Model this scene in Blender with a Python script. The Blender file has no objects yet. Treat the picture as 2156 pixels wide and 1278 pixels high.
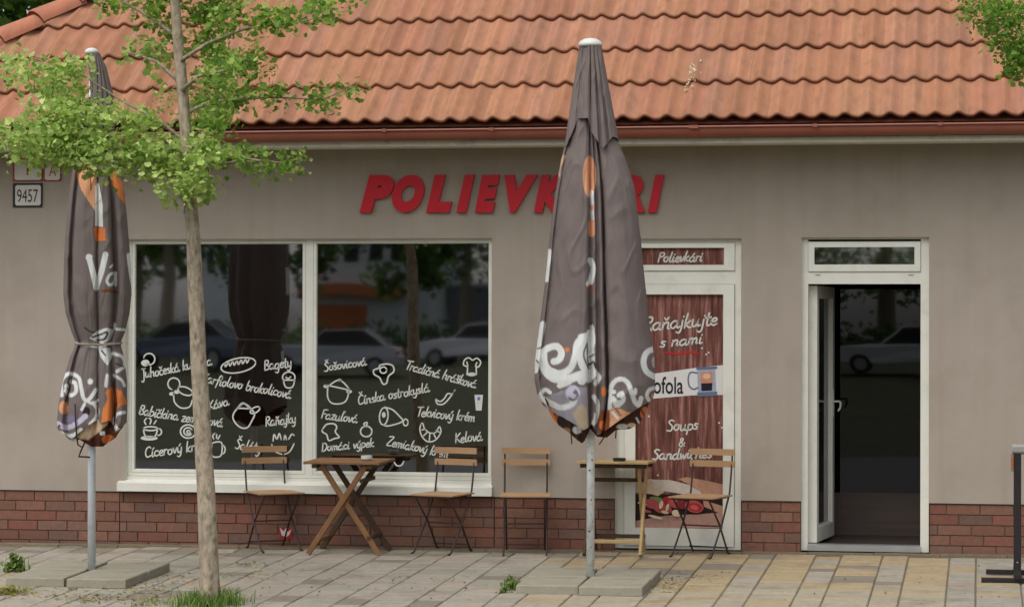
import bpy, math, random
from mathutils import Vector, Matrix, noise
random.seed(7)
sc = bpy.context.scene
R = math.radians

# ---------------------------------------------------------------- camera
F_PX, NVP, HZ, ROLL = 5500.0, 2065.0, 695.0, .003
CPOS = Vector((0, -20.2, 1.74))
th = math.atan((NVP-1078)/F_PX); pt = math.atan((HZ-639)/F_PX)
F0 = Vector((-math.sin(th), math.cos(th), 0)); R0 = Vector((math.cos(th), math.sin(th), 0)); ZZ = Vector((0, 0, 1))
FW = F0*math.cos(pt)+ZZ*math.sin(pt); U0 = ZZ*math.cos(pt)-F0*math.sin(pt)
RT = R0*math.cos(ROLL)+U0*math.sin(ROLL); UP = U0*math.cos(ROLL)-R0*math.sin(ROLL)
cd = bpy.data.cameras.new('camera'); cam = bpy.data.objects.new('camera', cd); sc.collection.objects.link(cam)
cd.sensor_width = 36; cd.lens = F_PX/2156*36; cd.clip_end = 1500; cd.clip_start = .5
m = Matrix((RT, UP, -FW)).transposed().to_4x4(); m.translation = CPOS
cam.matrix_world = m
sc.camera = cam
sc.render.resolution_x, sc.render.resolution_y = 1024, 606
# ---------------------------------------------------------------- light
SUN_EL, SUN_AZ = R(58), R(205)      # azimuth clockwise from +Y (north)
w = bpy.data.worlds.new('World'); sc.world = w; w.use_nodes = True
nt = w.node_tree; bg = nt.nodes['Background']
sk = nt.nodes.new('ShaderNodeTexSky'); sk.sky_type = 'NISHITA'; sk.sun_disc = False
sk.sun_elevation = SUN_EL; sk.sun_rotation = SUN_AZ; sk.air_density = 1.0; sk.dust_density = 4.0
hs = nt.nodes.new('ShaderNodeHueSaturation'); hs.inputs['Saturation'].default_value = .25
nt.links.new(sk.outputs[0], hs.inputs['Color'])
mx = nt.nodes.new('ShaderNodeMix'); mx.data_type = 'RGBA'; mx.blend_type = 'MULTIPLY'; mx.inputs[0].default_value = 1
mx.inputs[7].default_value = (1.0, 1.01, 1.06, 1)
nt.links.new(hs.outputs[0], mx.inputs[6]); nt.links.new(mx.outputs[2], bg.inputs['Color'])
bg.inputs['Strength'].default_value = .15
sd = bpy.data.lights.new('sun', 'SUN'); sd.energy = .6; sd.angle = R(80); sd.color = (1, .965, .91)
so = bpy.data.objects.new('sun', sd); sc.collection.objects.link(so)
sdir = Vector((math.sin(SUN_AZ)*math.cos(SUN_EL), math.cos(SUN_AZ)*math.cos(SUN_EL), math.sin(SUN_EL)))
so.rotation_euler = sdir.to_track_quat('Z', 'Y').to_euler(); so.location = (0, -10, 30)
vs = sc.view_settings; vs.view_transform = 'Standard'; vs.look = 'None'; vs.gamma = 1; vs.exposure = .45
sc.render.engine = 'CYCLES'
sc.cycles.max_bounces = 8; sc.cycles.transparent_max_bounces = 16

# ---------------------------------------------------------------- measuring
def ray(x, y): return FW + RT*((x-1078)/F_PX) + UP*((639-y)/F_PX)
def at(x, y, Y=0.0):                    # a point of the photo on the vertical plane y = Y
    d = ray(x, y); return CPOS + d*((Y-CPOS.y)/d.y)
GX, GS = .006, .035
def gz(x, y):                           # height of the sloping pavement
    z = GX*(min(max(x, -20), 8)+7.8)
    if y > -3.7: return z + GS*y
    if y > -14: return z - .1295 - (-3.7-y)*.055
    if y > -27: return z - .70
    return z - .70 + min(-27-y, 30)*.043
def ongr(x, y, h=0.0):                  # a point of the photo on the pavement
    d = ray(x, y); t = (GX*(CPOS.x+7.8)+GS*CPOS.y+h-CPOS.z)/(d.z-GX*d.x-GS*d.y); return CPOS+d*t

def srgb(r, g, b, k=1.0):
    f = lambda c: ((c/255+.055)/1.055)**2.4 if c > 10 else c/255/12.92
    return (f(r)*k, f(g)*k, f(b)*k, 1)

# ---------------------------------------------------------------- materials
def mat(name, col=None, rough=.7, spec=.3, metal=0, var=.12, scale=6, stretch=(1, 1, 1), bump=0, bscale=60, attr=False,
        stain=None, stain_scale=2.0, stain_amt=.4, trans=0, streak=None):
    ma = bpy.data.materials.new(name); ma.use_nodes = True; n = ma.node_tree.nodes; l = ma.node_tree.links
    b = n['Principled BSDF']; b.inputs['Roughness'].default_value = rough; b.inputs['Metallic'].default_value = metal
    b.inputs['Specular IOR Level'].default_value = spec
    tc = n.new('ShaderNodeTexCoord'); mp = n.new('ShaderNodeMapping'); mp.inputs['Scale'].default_value = stretch
    l.new(tc.outputs['Object'], mp.inputs['Vector'])
    nz = n.new('ShaderNodeTexNoise'); nz.inputs['Scale'].default_value = scale; nz.inputs['Detail'].default_value = 6
    nz.inputs['Roughness'].default_value = .6
    l.new(mp.outputs[0], nz.inputs['Vector'])
    mr = n.new('ShaderNodeMapRange'); mr.inputs[1].default_value = .25; mr.inputs[2].default_value = .75
    mr.inputs[3].default_value = 1-var; mr.inputs[4].default_value = 1+var
    l.new(nz.outputs['Fac'], mr.inputs[0])
    mul = n.new('ShaderNodeVectorMath'); mul.operation = 'SCALE'
    if attr:
        a = n.new('ShaderNodeAttribute'); a.attribute_name = 'Col'; l.new(a.outputs['Color'], mul.inputs[0])
    else: mul.inputs[0].default_value = col[:3]
    l.new(mr.outputs[0], mul.inputs['Scale'])
    out = mul.outputs[0]
    if stain:
        n2 = n.new('ShaderNodeTexNoise'); n2.inputs['Scale'].default_value = stain_scale; n2.inputs['Detail'].default_value = 8
        n2.inputs['Roughness'].default_value = .65
        l.new(mp.outputs[0], n2.inputs['Vector'])
        r2 = n.new('ShaderNodeMapRange'); r2.inputs[1].default_value = .5; r2.inputs[2].default_value = .72
        r2.inputs[3].default_value = 0; r2.inputs[4].default_value = stain_amt
        l.new(n2.outputs['Fac'], r2.inputs[0])
        mm = n.new('ShaderNodeMix'); mm.data_type = 'RGBA'; l.new(r2.outputs[0], mm.inputs[0])
        l.new(out, mm.inputs[6]); mm.inputs[7].default_value = stain; out = mm.outputs[2]
    if streak:
        m5 = n.new('ShaderNodeMapping'); m5.inputs['Scale'].default_value = (7, 7, .45); l.new(tc.outputs['Object'], m5.inputs[0])
        n5 = n.new('ShaderNodeTexNoise'); n5.inputs['Scale'].default_value = 1.3; n5.inputs['Detail'].default_value = 7; l.new(m5.outputs[0], n5.inputs['Vector'])
        r5 = n.new('ShaderNodeMapRange'); r5.inputs[1].default_value = .48; r5.inputs[2].default_value = .8; r5.inputs[4].default_value = .28; l.new(n5.outputs['Fac'], r5.inputs[0])
        m6 = n.new('ShaderNodeMix'); m6.data_type = 'RGBA'; l.new(r5.outputs[0], m6.inputs[0]); l.new(out, m6.inputs[6]); m6.inputs[7].default_value = streak; out = m6.outputs[2]
    l.new(out, b.inputs['Base Color'])
    if bump:
        n3 = n.new('ShaderNodeTexNoise'); n3.inputs['Scale'].default_value = bscale; n3.inputs['Detail'].default_value = 5
        l.new(mp.outputs[0], n3.inputs['Vector'])
        bp = n.new('ShaderNodeBump'); bp.inputs['Strength'].default_value = bump; bp.inputs['Distance'].default_value = .01
        l.new(n3.outputs['Fac'], bp.inputs['Height']); l.new(bp.outputs[0], b.inputs['Normal'])
    if trans:
        tr = n.new('ShaderNodeBsdfTranslucent'); l.new(out, tr.inputs['Color'])
        ms = n.new('ShaderNodeMixShader'); ms.inputs[0].default_value = trans
        l.new(b.outputs[0], ms.inputs[1]); l.new(tr.outputs[0], ms.inputs[2]); l.new(ms.outputs[0], n['Material Output'].inputs['Surface'])
    return ma

def glass(name, refl=.14, tint=(.5, .52, .5), rough=.0):
    ma = bpy.data.materials.new(name); ma.use_nodes = True; n = ma.node_tree.nodes; l = ma.node_tree.links
    n.remove(n['Principled BSDF'])
    t = n.new('ShaderNodeBsdfTransparent'); t.inputs[0].default_value = (*tint, 1)
    g = n.new('ShaderNodeBsdfGlossy'); g.inputs['Roughness'].default_value = rough
    lw = n.new('ShaderNodeLayerWeight'); lw.inputs[0].default_value = .25
    mr = n.new('ShaderNodeMapRange'); mr.inputs[3].default_value = refl; mr.inputs[4].default_value = 1
    l.new(lw.outputs['Fresnel'], mr.inputs[0])
    # slight waviness of the pane
    nz = n.new('ShaderNodeTexNoise'); nz.inputs['Scale'].default_value = 1.2; nz.inputs['Detail'].default_value = 1
    tc = n.new('ShaderNodeTexCoord'); l.new(tc.outputs['Object'], nz.inputs['Vector'])
    bp = n.new('ShaderNodeBump'); bp.inputs['Strength'].default_value = .05; bp.inputs['Distance'].default_value = .02
    l.new(nz.outputs['Fac'], bp.inputs['Height']); l.new(bp.outputs[0], g.inputs['Normal'])
    ms = n.new('ShaderNodeMixShader'); l.new(mr.outputs[0], ms.inputs[0]); l.new(t.outputs[0], ms.inputs[1]); l.new(g.outputs[0], ms.inputs[2])
    l.new(ms.outputs[0], n['Material Output'].inputs['Surface'])
    return ma

M = {}
M['plaster'] = mat('plaster', srgb(161, 150, 136), .95, .1, streak=srgb(140, 129, 111), var=.06, scale=2.2, bump=.35, bscale=220, stain=srgb(140, 129, 112), stain_scale=1.6, stain_amt=.5)
M['brick'] = mat('brick', attr=True, rough=.85, spec=.2, var=.16, scale=30, bump=.5, bscale=120)
M['mortar'] = mat('mortar', srgb(112, 98, 84), .95, .1)
M['tile'] = mat('roof_tile', attr=True, rough=.85, spec=.2, var=.10, scale=14, stretch=(1, .35, .35), bump=.3, bscale=150, stain=srgb(112, 88, 66), stain_scale=16, stain_amt=.5, streak=srgb(134, 96, 74))
M['gutter'] = mat('gutter', srgb(140, 78, 58), .45, .5, var=.12, scale=5)
M['dark'] = mat('eave_shade', srgb(30, 22, 18), .95, .05)
M['soffit'] = mat('soffit', srgb(225, 222, 204), .8, .2, stain=srgb(120, 112, 92), stain_scale=6, stain_amt=.5)
M['upvc'] = mat('white_plastic', srgb(212, 210, 196), .45, .4, var=.04, scale=8, stain=srgb(176, 172, 154), stain_scale=5, stain_amt=.35)
M['upvc2'] = mat('plastic_seam', srgb(120, 118, 106), .6, .2)
M['glass'] = glass('window_glass', .32, rough=.02)
M['glassd'] = glass('door_glass', .12, (.6, .62, .6))
M['decal'] = mat('white_decal', srgb(200, 200, 188), .7, .2, var=.06, scale=40)
M['decalb'] = mat('blue_decal', srgb(110, 110, 170), .7, .2)
M['red'] = mat('red_letter', srgb(188, 18, 34), .45, .35, var=.06)
M['black'] = mat('black_paint', srgb(34, 30, 28), .5, .35, var=.15, scale=20)
M['rustblack'] = mat('black_steel', srgb(52, 38, 32), .55, .4, var=.25, scale=30)
M['poster'] = None
M['pwhite'] = mat('print_white', srgb(206, 202, 196), .7, .2, var=.04)
M['pblack'] = mat('print_black', srgb(40, 34, 34), .7, .2)
M['pred'] = mat('print_red', srgb(176, 40, 40), .7, .2, var=.1)
M['flat'] = mat('print_colours', attr=True, rough=.7, spec=.2, var=.14, scale=30)
M['fabric'] = mat('canopy_fabric', attr=True, rough=.9, spec=.15, var=.07, scale=9, bump=.25, bscale=400)
M['cap'] = mat('cap_plastic', srgb(205, 205, 195), .4, .4, var=.05)
M['pole'] = mat('painted_pole', srgb(215, 218, 214), .45, .4, var=.06, scale=12, stain=srgb(110, 104, 96), stain_scale=16, stain_amt=.45)
M['polel'] = mat('grey_pole', srgb(196, 200, 200), .4, .5, var=.06, scale=8, stain=srgb(140, 138, 130), stain_scale=9, stain_amt=.4)
M['conc'] = mat('concrete_slab', srgb(147, 141, 122), .95, .1, var=.12, scale=12, bump=.5, bscale=90, stain=srgb(100, 94, 82), stain_scale=5, stain_amt=.4)
M['paver'] = mat('paver', attr=True, rough=.95, spec=.12, var=.16, scale=24, bump=.6, bscale=80, stain=srgb(112, 102, 88), stain_scale=3.2, stain_amt=.55)
M['sand'] = mat('joint_sand', srgb(112, 102, 86), .98, .05, var=.3, scale=20)
M['bark'] = mat('bark', srgb(162, 148, 126), .95, .1, var=.4, scale=34, stretch=(1, 1, .42), bump=1.0, bscale=46, stain=srgb(84, 74, 58), stain_scale=32, stain_amt=.75)
M['leaf'] = mat('leaf', attr=True, rough=.6, spec=.3, var=.12, scale=20, trans=.5)
M['grass'] = mat('grass_blade', attr=True, rough=.7, spec=.2, trans=.3)
M['soil'] = mat('verge_grass', srgb(68, 70, 52), .98, .05, var=.35, scale=3, stain=srgb(98, 96, 80), stain_scale=1.2, stain_amt=.5)
M['asphalt'] = mat('asphalt', srgb(74, 73, 71), .9, .2, var=.15, scale=5)
M['wood1'] = mat('brown_wood', srgb(126, 92, 60), .75, .2, var=.25, scale=10, stretch=(1, 1, 1), bump=.3, bscale=60)
M['wood2'] = mat('oiled_slat', srgb(164, 130, 94), .6, .3, var=.15, scale=12, stretch=(.3, 1, 1), bump=.15)
M['wood3'] = mat('pale_wood', srgb(168, 142, 98), .7, .2, var=.18, scale=10)
M['woodd'] = mat('dark_wood', srgb(74, 58, 42), .75, .2, var=.2, scale=10)
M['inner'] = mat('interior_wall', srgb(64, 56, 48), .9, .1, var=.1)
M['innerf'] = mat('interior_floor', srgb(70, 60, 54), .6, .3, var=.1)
M['metalp'] = mat('brushed_metal', srgb(170, 170, 166), .35, .6, metal=.6)

# ---------------------------------------------------------------- mesh helper
C = sc.collection
class MB:
    def __init__(s): s.v = []; s.f = []; s.c = []
    def add(s, vs, fs, col=(1, 1, 1)):
        o = len(s.v); s.v += [tuple(p) for p in vs]; s.f += [tuple(i+o for i in f) for f in fs]; s.c += [col[:3]]*len(fs); return s
    def box(s, x0, x1, y0, y1, z0, z1, col=(1, 1, 1)):
        v = [(x, y, z) for x in (x0, x1) for y in (y0, y1) for z in (z0, z1)]
        return s.add(v, [(0, 1, 3, 2), (4, 6, 7, 5), (0, 4, 5, 1), (2, 3, 7, 6), (0, 2, 6, 4), (1, 5, 7, 3)], col)
    def bar(s, a, b, wx, wy, up=(0, 0, 1), col=(1, 1, 1), bev=.12):     # bevelled bar from a to b
        a = Vector(a); b = Vector(b); d = (b-a).normalized(); u = Vector(up)
        if abs(d.dot(u)) > .98: u = Vector((0, 1, 0))
        sx = d.cross(u).normalized(); sy = sx.cross(d).normalized(); k = min(wx, wy)*bev
        pr = [(wx/2-k, wy/2), (wx/2, wy/2-k), (wx/2, -wy/2+k), (wx/2-k, -wy/2), (-wx/2+k, -wy/2), (-wx/2, -wy/2+k), (-wx/2, wy/2-k), (-wx/2+k, wy/2)]
        vs = [p+sx*q[0]+sy*q[1] for p in (a, b) for q in pr]
        fs = [(i, (i+1) % 8, 8+(i+1) % 8, 8+i) for i in range(8)]+[tuple(range(7, -1, -1)), tuple(range(8, 16))]
        return s.add(vs, fs, col)
    def tube(s, pts, r, n=10, col=(1, 1, 1), cap=True):
        pts = [Vector(p) for p in pts]; rs = r if isinstance(r, (list, tuple)) else [r]*len(pts)
        vs = []; prev = None
        for i, p in enumerate(pts):
            d = (pts[min(i+1, len(pts)-1)]-pts[max(i-1, 0)]).normalized()
            u = Vector((0, 0, 1)) if abs(d.z) < .95 else Vector((1, 0, 0))
            if prev: u = prev
            a = d.cross(u).normalized(); b2 = a.cross(d).normalized(); prev = b2
            vs += [p+(a*math.cos(t)+b2*math.sin(t))*rs[i] for t in [2*math.pi*k/n for k in range(n)]]
        fs = [(i*n+k, i*n+(k+1) % n, (i+1)*n+(k+1) % n, (i+1)*n+k) for i in range(len(pts)-1) for k in range(n)]
        if cap: fs += [tuple(range(n-1, -1, -1)), tuple(range((len(pts)-1)*n, len(pts)*n))]
        return s.add(vs, fs, col)
    def quad(s, a, b, c, d, col=(1, 1, 1)): return s.add([a, b, c, d], [(0, 1, 2, 3)], col)
    def build(s, name, ma, parent=None, smooth=False, local=False):
        me = bpy.data.meshes.new(name); me.from_pydata(s.v, [], s.f); me.update()
        at_ = me.attributes.new('Col', 'FLOAT_COLOR', 'CORNER'); arr = []
        for f, c in zip(s.f, s.c): arr += [c[0], c[1], c[2], 1.0]*len(f)
        at_.data.foreach_set('color', arr)
        if smooth: me.polygons.foreach_set('use_smooth', [True]*len(me.polygons))
        me.materials.append(ma)
        o = bpy.data.objects.new(name, me); C.objects.link(o)
        if parent:
            o.parent = parent
            if not local: o.matrix_parent_inverse = world_of(parent).inverted()
        return o
def world_of(o):
    mb = o.matrix_basis.copy()
    return mb if not o.parent else world_of(o.parent) @ o.matrix_parent_inverse @ mb
def tag(o, label=None, cat=None, group=None, kind=None):
    if label: o['label'] = label
    if cat: o['category'] = cat
    if group: o['group'] = group
    if kind: o['kind'] = kind
    return o
def empty(name, loc=(0, 0, 0), parent=None):
    o = bpy.data.objects.new(name, None); C.objects.link(o); o.location = loc; o.empty_display_size = .1
    if parent: o.parent = parent; o.matrix_parent_inverse = world_of(parent).inverted()
    return o
def copy_tree(o, parent=None):
    c = o.copy(); C.objects.link(c); c.parent = parent
    for ch in list(o.children): copy_tree(ch, c)
    return c
def shade(c, f): return tuple(v*f for v in c[:3])
def vary(c, a=.1): k = 1+random.uniform(-a, a); return (c[0]*k, c[1]*k, c[2]*k)
def catmull(p, n=6):
    if len(p) < 3: return p
    q = [p[0]]+list(p)+[p[-1]]; o = []
    for i in range(1, len(q)-2):
        for k in range(n):
            t = k/n; a, b, c_, d = q[i-1], q[i], q[i+1], q[i+2]
            o.append(tuple(.5*((2*b[j])+(-a[j]+c_[j])*t+(2*a[j]-5*b[j]+4*c_[j]-d[j])*t*t+(-a[j]+3*b[j]-3*c_[j]+d[j])*t**3) for j in range(2)))
    o.append(tuple(p[-1])); return o
def lerpt(tab, x):                       # piecewise linear table
    if x <= tab[0][0]: return tab[0][1]
    for (a, b), (c_, d) in zip(tab, tab[1:]):
        if x <= c_: return b+(d-b)*(x-a)/(c_-a)
    return tab[-1][1]

# ================================================================ the setting: ground
def sheet(name, xs, ys, dz, ma, kind='structure'):
    b = MB(); nx = len(xs)
    vs = [(x, y, gz(x, y)+dz) for y in ys for x in xs]
    fs = [(j*nx+i, j*nx+i+1, (j+1)*nx+i+1, (j+1)*nx+i) for j in range(len(ys)-1) for i in range(nx-1)]
    b.add(vs, fs); return tag(b.build(name, ma), kind=kind)
XS = [-400, -150, -60, -30, -20, -14, -10, -5, 0, 4, 8, 12, 30, 60, 150, 400]
sheet('ground', XS, [-600, -250, -120, -90, -70, -57, -50, -40, -35, -27, -20, -14, -9, -6, -3.7, -2, 0, 2, 10, 30, 100, 300], -.035, M['soil'])
sheet('road', XS, [-26.8, -24, -20, -17, -14.2], .02, M['asphalt'])
sheet('pavement_bed', [-14, -11, -8, -5, -2, 0, 3, 6, 8], [-3.72, -3, -2, -1, -.02], -.010, M['sand'])
b = MB(); rnd = random.Random(3)
cols = []; x = -.226-.5025*27
while x < 8:
    cols.append((x, x+.1925)); cols.append((x+.1925+.004, x+.5025-.003)); x += .5025
YEL = srgb(160, 143, 112); GRY = srgb(154, 146, 130); GR2 = srgb(148, 143, 128); DRK = srgb(130, 121, 106); BEI = srgb(156, 146, 124); PNK = srgb(156, 144, 128)
for ci, (x0, x1) in enumerate(cols):
    if x1 > 8 or x0 < -13.9: continue
    y = -.15-rnd.choice([0, .1]); xm = (x0+x1)/2
    while y > -3.66:
        L = .2 if (x1-x0) > .25 or rnd.random() < .6 else .3
        y2 = max(y-L, -3.7)
        right = -3.0 < xm < -.23
        p = rnd.random()
        if right: c = (YEL if p < (.85 if (x1-x0) > .25 else .5) else (GRY if p < .88 else DRK)) if y > -1.9+rnd.uniform(-.3, .3) else (BEI if p < .75 else (YEL if p < .9 else GRY))
        elif xm >= -.23: c = GR2 if p < .75 else (PNK if p < .9 else YEL)
        else: c = GRY if p < .52 else (GR2 if p < .78 else (PNK if p < .90 else (YEL if p < .93 else DRK)))
        if y > -.5 and rnd.random() < .4: c = DRK if not right else YEL
        c = shade(c, rnd.uniform(.955, 1.04))
        g = .0045; a = rnd.uniform(-.0025, .0025); z = lambda X, Y: gz(X, Y)+a
        X0, X1, Y0, Y1 = x0+g/2, x1-g/2, y2+g/2, y-g/2; k = .006
        vs = [(X0+k, Y0+k, z(X0, Y0)), (X1-k, Y0+k, z(X1, Y0)), (X1-k, Y1-k, z(X1, Y1)), (X0+k, Y1-k, z(X0, Y1)),
              (X0, Y0, z(X0, Y0)-.008), (X1, Y0, z(X1, Y0)-.008), (X1, Y1, z(X1, Y1)-.008), (X0, Y1, z(X0, Y1)-.008),
              (X0, Y0, z(X0, Y0)-.03), (X1, Y0, z(X1, Y0)-.03), (X1, Y1, z(X1, Y1)-.03), (X0, Y1, z(X0, Y1)-.03)]
        b.add(vs, [(0, 1, 2, 3)]+[(i, i+4, (i+1) % 4+4, (i+1) % 4) for i in range(4)]+[(i+4, i+8, (i+1) % 4+8, (i+1) % 4+4) for i in range(4)], c)
        y = y2
# narrow edging course against the wall, coloured darker for dirt and contact shadow
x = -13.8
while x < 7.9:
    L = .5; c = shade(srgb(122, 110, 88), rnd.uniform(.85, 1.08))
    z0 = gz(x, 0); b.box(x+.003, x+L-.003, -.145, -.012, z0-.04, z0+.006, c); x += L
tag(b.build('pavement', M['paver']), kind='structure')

# ================================================================ the building
BX0, BX1, BY1 = -8.62, 6.2, 9.0
shop = empty('shop_building', (BX0, 0, 0))
tag(shop, 'single storey shop with red clay tile roof, beige plaster walls and brick base', 'building')
WTOP = 3.30
def X(px, py, Y=.05): return at(px, py, Y).x
def Z(px, py, Y=.05): return at(px, py, Y).z
FY = .05
wx0, wx1 = X(268, 750), X(1038, 750); wz1 = Z(650, 503); wz0 = Z(650, 1006); wsill = Z(650, 1029, 0)
ax0, ax1 = X(1297, 1000), X(1561, 1000); az1 = Z(1450, 503); az0 = gz(-2.2, 0)+.01
dx0, dx1 = X(1688, 900), X(1956, 900); dz1 = Z(1820, 500); dz0 = gz(-.9, 0)+.01
PL = at(1078, 1046, 0).z; PL = .431
# wall front with holes
xs = [BX0, wx0, wx1, ax0, ax1, dx0, dx1, BX1]
b = MB()
def wallrect(x0, x1, z0, z1):
    b.add([(x0, 0, z0), (x1, 0, z0), (x1, 0, z1), (x0, 0, z1)], [(0, 1, 2, 3)])
wallrect(BX0, wx0, PL, WTOP); wallrect(wx0, wx1, wz1, WTOP); wallrect(wx1, ax0, PL, WTOP)
wallrect(ax0, ax1, az1, WTOP); wallrect(ax1, dx0, PL, WTOP); wallrect(dx0, dx1, dz1, WTOP); wallrect(dx1, BX1, PL, WTOP)
# reveals
def reveal(x0, x1, z0, z1, D=.12, bottom=False):
    b.quad((x0, 0, z0), (x0, D, z0), (x0, D, z1), (x0, 0, z1)); b.quad((x1, 0, z0), (x1, 0, z1), (x1, D, z1), (x1, D, z0))
    b.quad((x0, 0, z1), (x0, D, z1), (x1, D, z1), (x1, 0, z1))

# drip edge under the plaster and side and rear walls with thickness
for x0, x1 in ((BX0, wx0-.045), (wx1+.02, ax0), (ax1, dx0), (dx1, BX1)):
    b.quad((x0, 0, PL), (x0, .03, PL), (x1, .03, PL), (x1, 0, PL))
b.box(BX0, BX0+.3, .03, BY1, -.1, WTOP); b.box(BX1-.3, BX1, .03, BY1, -.1, WTOP); b.box(BX0+.3, BX1-.3, BY1-.3, BY1, -.1, WTOP)
b.build('wall', M['plaster'], shop)
b = MB(); reveal(wx0, wx1, wz0-.1, wz1); reveal(ax0, ax1, az0, az1); reveal(dx0, dx1, dz0, dz1); b.build('reveal', M['upvc'], shop)
# interior shell: back of the front wall, partition, ceiling, floor
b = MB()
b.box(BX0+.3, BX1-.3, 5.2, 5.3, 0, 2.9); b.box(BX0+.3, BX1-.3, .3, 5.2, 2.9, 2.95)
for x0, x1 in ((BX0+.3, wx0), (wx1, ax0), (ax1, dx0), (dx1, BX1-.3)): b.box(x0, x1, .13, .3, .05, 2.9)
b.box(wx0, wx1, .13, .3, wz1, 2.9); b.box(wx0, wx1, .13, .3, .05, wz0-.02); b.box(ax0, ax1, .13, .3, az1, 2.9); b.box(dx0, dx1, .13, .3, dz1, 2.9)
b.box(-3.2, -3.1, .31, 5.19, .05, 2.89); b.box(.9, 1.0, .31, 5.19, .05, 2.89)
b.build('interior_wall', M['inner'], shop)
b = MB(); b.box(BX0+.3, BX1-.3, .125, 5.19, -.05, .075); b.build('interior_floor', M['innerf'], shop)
# furniture shapes inside, seen dimly
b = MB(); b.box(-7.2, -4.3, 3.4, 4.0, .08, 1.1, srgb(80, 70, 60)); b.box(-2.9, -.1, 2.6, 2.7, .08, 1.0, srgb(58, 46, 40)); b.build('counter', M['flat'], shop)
# brick base: individual slips
rnd = random.Random(11)
BR = [srgb(126, 90, 74), srgb(122, 86, 70), srgb(128, 93, 76), srgb(122, 86, 72), srgb(120, 90, 76), srgb(115, 88, 76), srgb(128, 85, 70), srgb(118, 90, 77), srgb(124, 88, 70)]
def slips(x0, x1, ztop, zlow=-.08):
    b = MB(); bed = MB(); H, L, J = .072, .245, .007; k = 0; z = ztop-.012
    bed.box(x0+.001, x1-.001, .024, .10, zlow, ztop-.001)
    while z > zlow+.03:
        off = (k*.37) % 1*(L+J); x = math.floor((x0-off)/(L+J))*(L+J)+off
        while x < x1:
            a, c_ = max(x, x0+.002), min(x+L, x1-.002)
            if c_-a > .012:
                y = .012+rnd.uniform(-.0015, .0015); q = .002
                col = shade(rnd.choice(BR), rnd.uniform(.82, 1.02))
                z0, z1 = max(z-H, zlow), z
                b.add([(a+q, y, z0+q), (c_-q, y, z0+q), (c_-q, y, z1-q), (a+q, y, z1-q), (a, y+.003, z0), (c_, y+.003, z0), (c_, y+.003, z1), (a, y+.003, z1),
                       (a, y+.014, z0), (c_, y+.014, z0), (c_, y+.014, z1), (a, y+.014, z1)],
                      [(0, 1, 2, 3)]+[(i, i+4, (i+1) % 4+4, (i+1) % 4) for i in range(4)]+[(i+4, i+8, (i+1) % 4+8, (i+1) % 4+4) for i in range(4)], col)
            x += L+J
        z -= H+J; k += 1
    pl = b.build('brick_base', M['brick'], shop); bed.build('mortar', M['mortar'], pl)
slips(BX0, wx0-.047, PL); slips(wx0-.045, wx1+.02, wz0-.125); slips(wx1+.022, ax0-.003, PL); slips(ax1+.003, dx0-.003, PL); slips(dx1+.003, BX1, PL)

# ---------------------------------------------------------------- roof
PITCH = R(38); CA, SA = math.cos(PITCH), math.sin(PITCH)
EY = -.47; EZ = at(1400, 253.5, EY).z
HX0 = -8.08-(.538-EY); HX1 = 7.0
ROWL, NROW = .497, 12; PER = .1678
PH = at(1414, 181, -.2).x               # a wave crest
def wave(x):
    t = 2*math.pi*(x-PH)/PER
    return .0185*(math.cos(t)+.16*math.cos(2*t+.5))
def rp_(x, s, n):                       # roof coordinates: x, up the slope, out of the slope
    return (x, EY+s*CA-n*SA, EZ+s*SA+n*CA)
b = MB(); rnd = random.Random(5)
TC = [srgb(166, 117, 87), srgb(162, 113, 84), srgb(168, 121, 90), srgb(160, 110, 84), srgb(165, 117, 90), srgb(161, 115, 90)]
ntile = int((HX1-HX0)/PER)+2
for r in range(NROW):
    s0, s1 = r*ROWL, (r+1)*ROWL+.03
    tcol = [shade(rnd.choice(TC), rnd.choice([rnd.uniform(.93, 1.06), rnd.uniform(.84, 1.1)])) for _ in range(ntile+3)]
    dn = [rnd.uniform(-.0015, .0015) for _ in range(ntile+3)]
    for k in range(ntile):
        for j in range(10):
            xa = HX0+(k+j/10)*PER; xb = xa+PER/10
            if xb > HX1: continue
            kk = int((xa-PH)/PER+200.5+1e-6); ci = kk % (ntile+2)
            hxa = [max(xa, HX0+s*CA) for s in (s0, s0, s1)]; hxb = [max(xb, HX0+s*CA) for s in (s0, s0, s1)]
            if hxb[0]-hxa[0] < 1e-5: continue
            N = lambda x, up: wave(x)+up+dn[ci]
            v = [rp_(hxa[0], s0, N(hxa[0], .012)), rp_(hxb[0], s0, N(hxb[0], .012)), rp_(hxb[0], s0-.004, N(hxb[0], .036)), rp_(hxa[0], s0-.004, N(hxa[0], .036)),
                 rp_(hxb[0], s0+.012, N(hxb[0], .044)), rp_(hxa[0], s0+.012, N(hxa[0], .044)),
                 rp_(hxb[2], s1, N(hxb[2], .004)), rp_(hxa[2], s1, N(hxa[2], .004)),
                 rp_(hxa[0], s0+.06, N(hxa[0], .004)), rp_(hxb[0], s0+.06, N(hxb[0], .004))]
            c = tcol[ci]; cf = tuple(q*.8 for q in c)  # front and under faces coloured darker to deepen each course's shadow line
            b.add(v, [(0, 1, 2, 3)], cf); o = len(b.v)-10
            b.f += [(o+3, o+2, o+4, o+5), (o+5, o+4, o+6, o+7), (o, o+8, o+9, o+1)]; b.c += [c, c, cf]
roof = b.build('roof', M['tile'], shop, smooth=True)
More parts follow.
